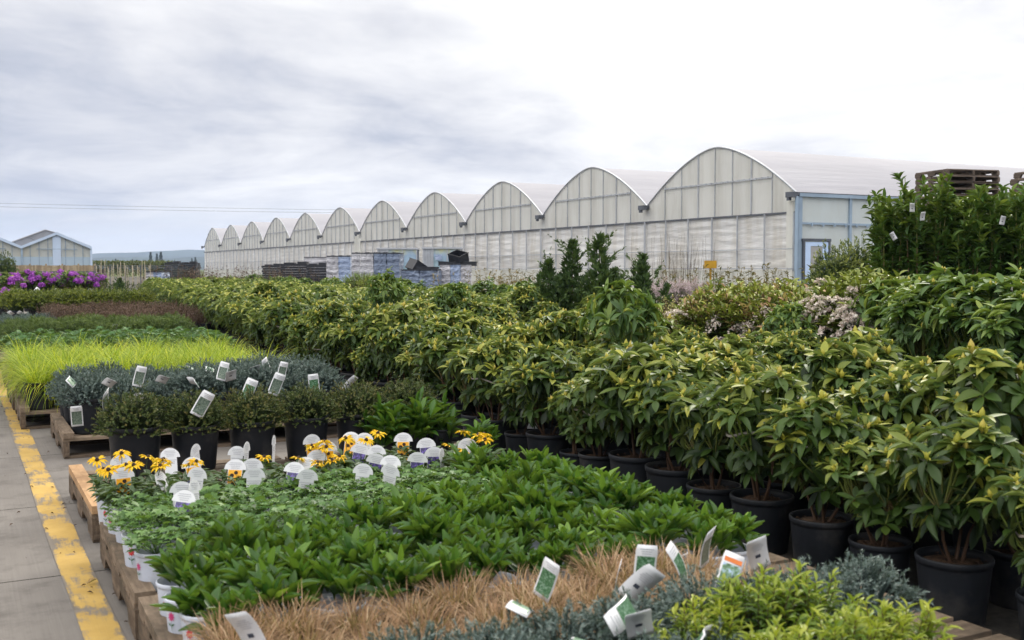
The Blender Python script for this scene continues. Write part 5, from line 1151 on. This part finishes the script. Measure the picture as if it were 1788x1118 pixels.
def cart(px0, px1, ytop, d, label, seed):
    x, y = at((px0+px1)/2, d); w = (px1-px0)*d/F_PX; h = zat(ytop, d); root = empty('plant_cart', (x, y, 0), -YAW); tag(root, label, 'cart', 'tall plant carts behind plastic film'); sw = w*.27
    mb = MB(); mb.box((-w/2+sw/2, .4, h/2+.06), (sw-.01, .8, h-.14))
    for i in range(4): mb.box((-w/2+sw*(i+.5)/4, -.015, h/2+.06), (sw/9, .03, h-.2))
    link('side_panel', mb.mesh('side_panel', M['steel'], True), root)
    for i in range(2):
        mb = MB(); x0 = -w/2+sw+(w-sw)*i/2; n = 10; wd = (w-sw)/2-.03; V = [(x0+.015+wd*j/n, -.012*math.sin(j*2.1+k*1.3+seed), .18+(h-.25)*k/n) for k in range(n+1) for j in range(n+1)]
        mb.add(V, [[(k*(n+1)+j, k*(n+1)+j+1, (k+1)*(n+1)+j+1, (k+1)*(n+1)+j) for k in range(n) for j in range(n)]]); link('plastic_film', mb.mesh('plastic_film', M['iris']), root)
    mb = MB()
    for xx in (-w/2+sw, -w/2+sw+(w-sw)/2, w/2-.02): mb.box((xx, -.03, h/2+.05), (.035, .04, h-.1))
    mb.box((0, .38, h-.03), (w+.04, .9, .06)); mb.box((0, .4, .14), (w, .8, .06)); mb.box((w/2-.02, .78, h/2+.05), (.035, .04, h-.1)); link('frame', mb.mesh('frame', M['steel'], True), root)
    mb = MB(); mb.box((0, .79, h/2+.06), (w-.05, .01, h-.2)); link('back_panel', mb.mesh('back_panel', M['film_pale'], True), root)
    for sx in (-1, 1):
        for yy in (.08, .7):
            mb = MB(); mb.lathe([(.0, -.02), (.06, -.02), (.06, .02), (.0, .02)], 12); o = link('wheel', mb.mesh('wheel', M['crate']), root, (sx*(w/2-.1), yy, .06), (0, PI/2, 0))
    return root
cart(659, 729, 433, 39, 'plant cart behind the largest blue wrapped pallet, partly hidden', 1)
c2 = cart(738, 806, 432, 38, 'plant cart in full view with a white notice on its rainbow-sheened film', 2)
mb = MB(); mb.box((0, 0, 0), (.24, .008, .19)); x, y = at(765, 37.9); tag(link('paper_notice', mb.mesh('paper_notice', M['film_pale'], True), loc=(x, y-.05, zat(449.5, 38)), rot=(0, 0, -YAW)), 'pale blank notice stuck on the plant cart film', 'notice')
# flat stacks of black trays far off
def tray_stack(px0, px1, ytop, d, label, seed, base='film_white'):
    x, y = at((px0+px1)/2, d); w = (px1-px0)*d/F_PX; h = zat(ytop, d); root = empty('tray_stack', (x, y, 0), -YAW); tag(root, label, 'tray stack', 'stacks of black trays'); r = random.Random(seed); z = 0
    mb = MB(); nl = int(h/.11)
    for i in range(nl):
        mb.box((r.uniform(-.04, .04), 0, h*(i+.5)/nl), (w*r.uniform(.92, 1), 1.1, h/nl*.8), r.uniform(0, 1))
        mb.box((r.uniform(-.04, .04), 0, h*(i+.93)/nl), (w*r.uniform(.97, 1.02), 1.14, h/nl*.14), r.uniform(0, 1))
    link('trays', mb.mesh('trays', M['crate'], True), root)
    mb = MB(); mb.box((w*.3, -.3, h+.05), (w*.35, .5, .10)); mb.box((-w*.25, .1, h+.03), (w*.4, .5, .06)); link('top_tray', mb.mesh('top_tray', M['crate'], True), root)
tray_stack(495, 541, 461, 48, 'long low stack of black trays left of the short blue wrapped pallet', 1); tray_stack(539, 574, 463, 46, 'low stack of black trays touching the short blue wrapped pallet', 2)
tray_stack(292, 318, 459, 70, 'far stack of black trays with a pale side at the greenhouse end', 3); tray_stack(318, 347, 459.5, 72, 'far stack of black trays against the greenhouse end', 4); tray_stack(462, 494, 464, 55, 'lowest stack of black trays in front of the far gables', 5)
wrap_thing(262, 290, 478, 40, ['film_white', 'film_pale'], 'low silver wrapped bin beside the bamboo stakes', 21)
wrap_thing(534, 574, 452.5, 60, ['film_white'], 'white sheeted stack at the foot of the far gables', 30)
# pallet stacks behind the laurels
SP_ = PAL['stack']
def stack(px, d, n, rz, words, h0=0):
    x, y = at(px, d)
    for i in range(n):
        lab = f'{ORD[n-1-i]} pallet from the top of {words}' if i >= n-6 else f'pallet hidden low in {words}'
        place(('stackpal',), 'wooden_pallet', SP_, (x+random.uniform(-.03, .03), y+random.uniform(-.03, .03), .127*i), rz+R(random.uniform(-1.5, 1.5)), 1, lab, 'pallet', 'grey pallets of '+words)
stack(1650, 21.0, int(zat(291.5, 21)/.127), R(-14), 'the tall stack behind the laurels'); stack(1838, 19.5, int(zat(287, 19.5)/.127), R(-10), 'the tallest stack at the edge of the view'); stack(1722, 22.5, int(zat(335, 22.5)/.127), R(-14), 'the lower stack between two others')
x, y = at(212, 38); 
for i in range(2): place(('farpal',), 'wooden_pallet', pallet_parts(1.3, 1.0, .14, False, M['wood_grey'], M['wood_grey'], None) if i == 0 else None, (x, y, .30+.16*i-.3*(i == 0)), -YAW, 1, ('empty grey pallet lying low at the near side of the bamboo stakes', 'empty grey pallet on top of the one by the bamboo stakes')[i], 'pallet', 'empty pallets by the bamboo stakes')
#=FAR
# ------------------------------------------------------------------ far hedge, trees, hills, cables
mb = MB(); r = np.random.default_rng(8); d = 160; n = 9000; t = r.uniform(0, 1, n); a, b = at(158, d), at(300, d); h = zat(457, d)
pos = np.stack([a[0]+(b[0]-a[0])*t+r.normal(0, .5, n), a[1]+(b[1]-a[1])*t+r.normal(0, .8, n), h*r.uniform(0, 1, n)**.5+r.normal(0, .06, n)], 1)
L = r.uniform(.15, .35, n); mb.inst(leaf(2, .5, .3, .3), pos, frames(dirs(rand_az(n, r), r.uniform(.2, 1.4, n)), ups(n), L, L*.5), np.clip(r.normal(.5, .2, n), 0, 1))
tag(link('hedge', mb.mesh('hedge', M['far_hedge'])), 'long clipped yellow-green hedge below the hills', 'hedge')
def conifer(seed, h):
    r = np.random.default_rng(seed); mb = MB(); n = 1400; z = r.uniform(.06, 1, n); a = rand_az(n, r); lay = .75+.35*np.sin(z*34); q = h*.17*(1-z)**.85*lay*np.sqrt(r.uniform(.2, 1, n))
    L = h*r.uniform(.04, .08, n); mb.inst(leaf(2, .4, .2, .4), np.stack([q*np.cos(a), q*np.sin(a), z*h], 1), frames(dirs(a, r.uniform(-.4, .4, n)), ups(n), L, L*.5), np.clip(r.normal(.5, .2, n), 0, 1))
    t = MB(); t.tube([(0, 0, 0), (0, 0, h*.95)], [h*.018, h*.003], 6, .2); return [('crown', mb.mesh('crown', M['far_tree'])), ('trunk', t.mesh('trunk', M['stem']))]
CON = [conifer(800+i, 20) for i in range(3)]
for i, (px, d, yt, lab) in enumerate(((264, 620, 440.5, 'narrow dark conifer standing alone on the skyline'), (275, 640, 443, 'left one of the conifer pair on the skyline'), (282, 625, 440, 'right one of the conifer pair on the skyline'), (203, 640, 452, 'low dark tree near the gabled greenhouse on the skyline'), (232, 640, 453, 'low dark tree below the hill'), (240, 650, 454, 'lowest dark tree below the hill'), (342, 640, 449, 'dark tree just left of the long greenhouse'), (336, 660, 451, 'smaller dark tree left of the long greenhouse'))):
    x, y = at(px, d); place(('con', i % 3), 'conifer_tree', CON[i % 3], (x, y, 0), i, zat(yt, d)/20, lab, 'tree', 'far trees on the skyline')
def hill(name, d0, prof, dep, seed):
    mb = MB(); r = np.random.default_rng(seed); pxs = np.linspace(-1500, 3300, 161); V = []
    for k, (dd, f) in enumerate(((0, 0), (dep*.3, .6), (dep*.6, 1), (dep, .9))):
        for px in pxs:
            x, y = at(px, d0+dd); base = np.interp(px, [p[0] for p in prof], [p[1] for p in prof]); hh = (470-base)*d0/F_PX*(1+dep*.6/d0)
            V.append((x, y, hh*f+CAM_H*f+hh*.03*math.sin(px*.11+k)*f+hh*.02*math.sin(px*.37+2*k)*f))
    m_ = len(pxs); mb.add(V, [[(k*m_+i, k*m_+i+1, (k+1)*m_+i+1, (k+1)*m_+i) for k in range(3) for i in range(m_-1)]])
    tag(link(name, mb.mesh(name, M['hill'])), kind='structure')
hill('hills', 3300, [(-1500, 450), (-200, 447), (100, 446), (180, 443), (250, 440), (330, 437), (420, 434), (700, 440), (1200, 448), (3300, 452)], 700, 1)
hill('low_hills', 2300, [(-1500, 462), (100, 455), (190, 450), (240, 449), (300, 452), (350, 448), (800, 457), (3300, 462)], 500, 2)
mb = MB(); d = 190
for i, (ya, yb) in enumerate(((349.5, 360), (355.5, 365))):
    a, b = at(-700, d), at(1500, d); n = 40; pts = []
    for k in range(n+1):
        t = k/n; px = -700+2200*t; x, y = at(px, d); pts.append((x, y, zat(ya+(yb-ya)*px/600, d)+1.2*(2*t-1)**2-.8))
    m2 = MB(); m2.tube(pts, .022, 5); tag(link('power_cable', m2.mesh('power_cable', M['wire'])), ('upper one of two thin cables crossing the sky', 'lower one of two thin cables crossing the sky')[i], 'cable', 'power cables')

m, nt = new_mat('haze air'); pv = N(nt, 'ShaderNodeVolumePrincipled'); pv.inputs['Color'].default_value = (.55, .70, 1.0, 1); pv.inputs['Density'].default_value = 1.6e-4; pv.inputs['Anisotropy'].default_value = .2
o_ = nt.nodes.new('ShaderNodeOutputMaterial'); nt.links.new(pv.outputs[0], o_.inputs['Volume'])
mb = MB(); mb.box((0, 2050, 64.5), (9600, 5000, 131)); hz = link('haze', mb.mesh('haze', m, True)); tag(hz, 'thin pale haze in the air over the yard and hills', 'haze', None, 'stuff')
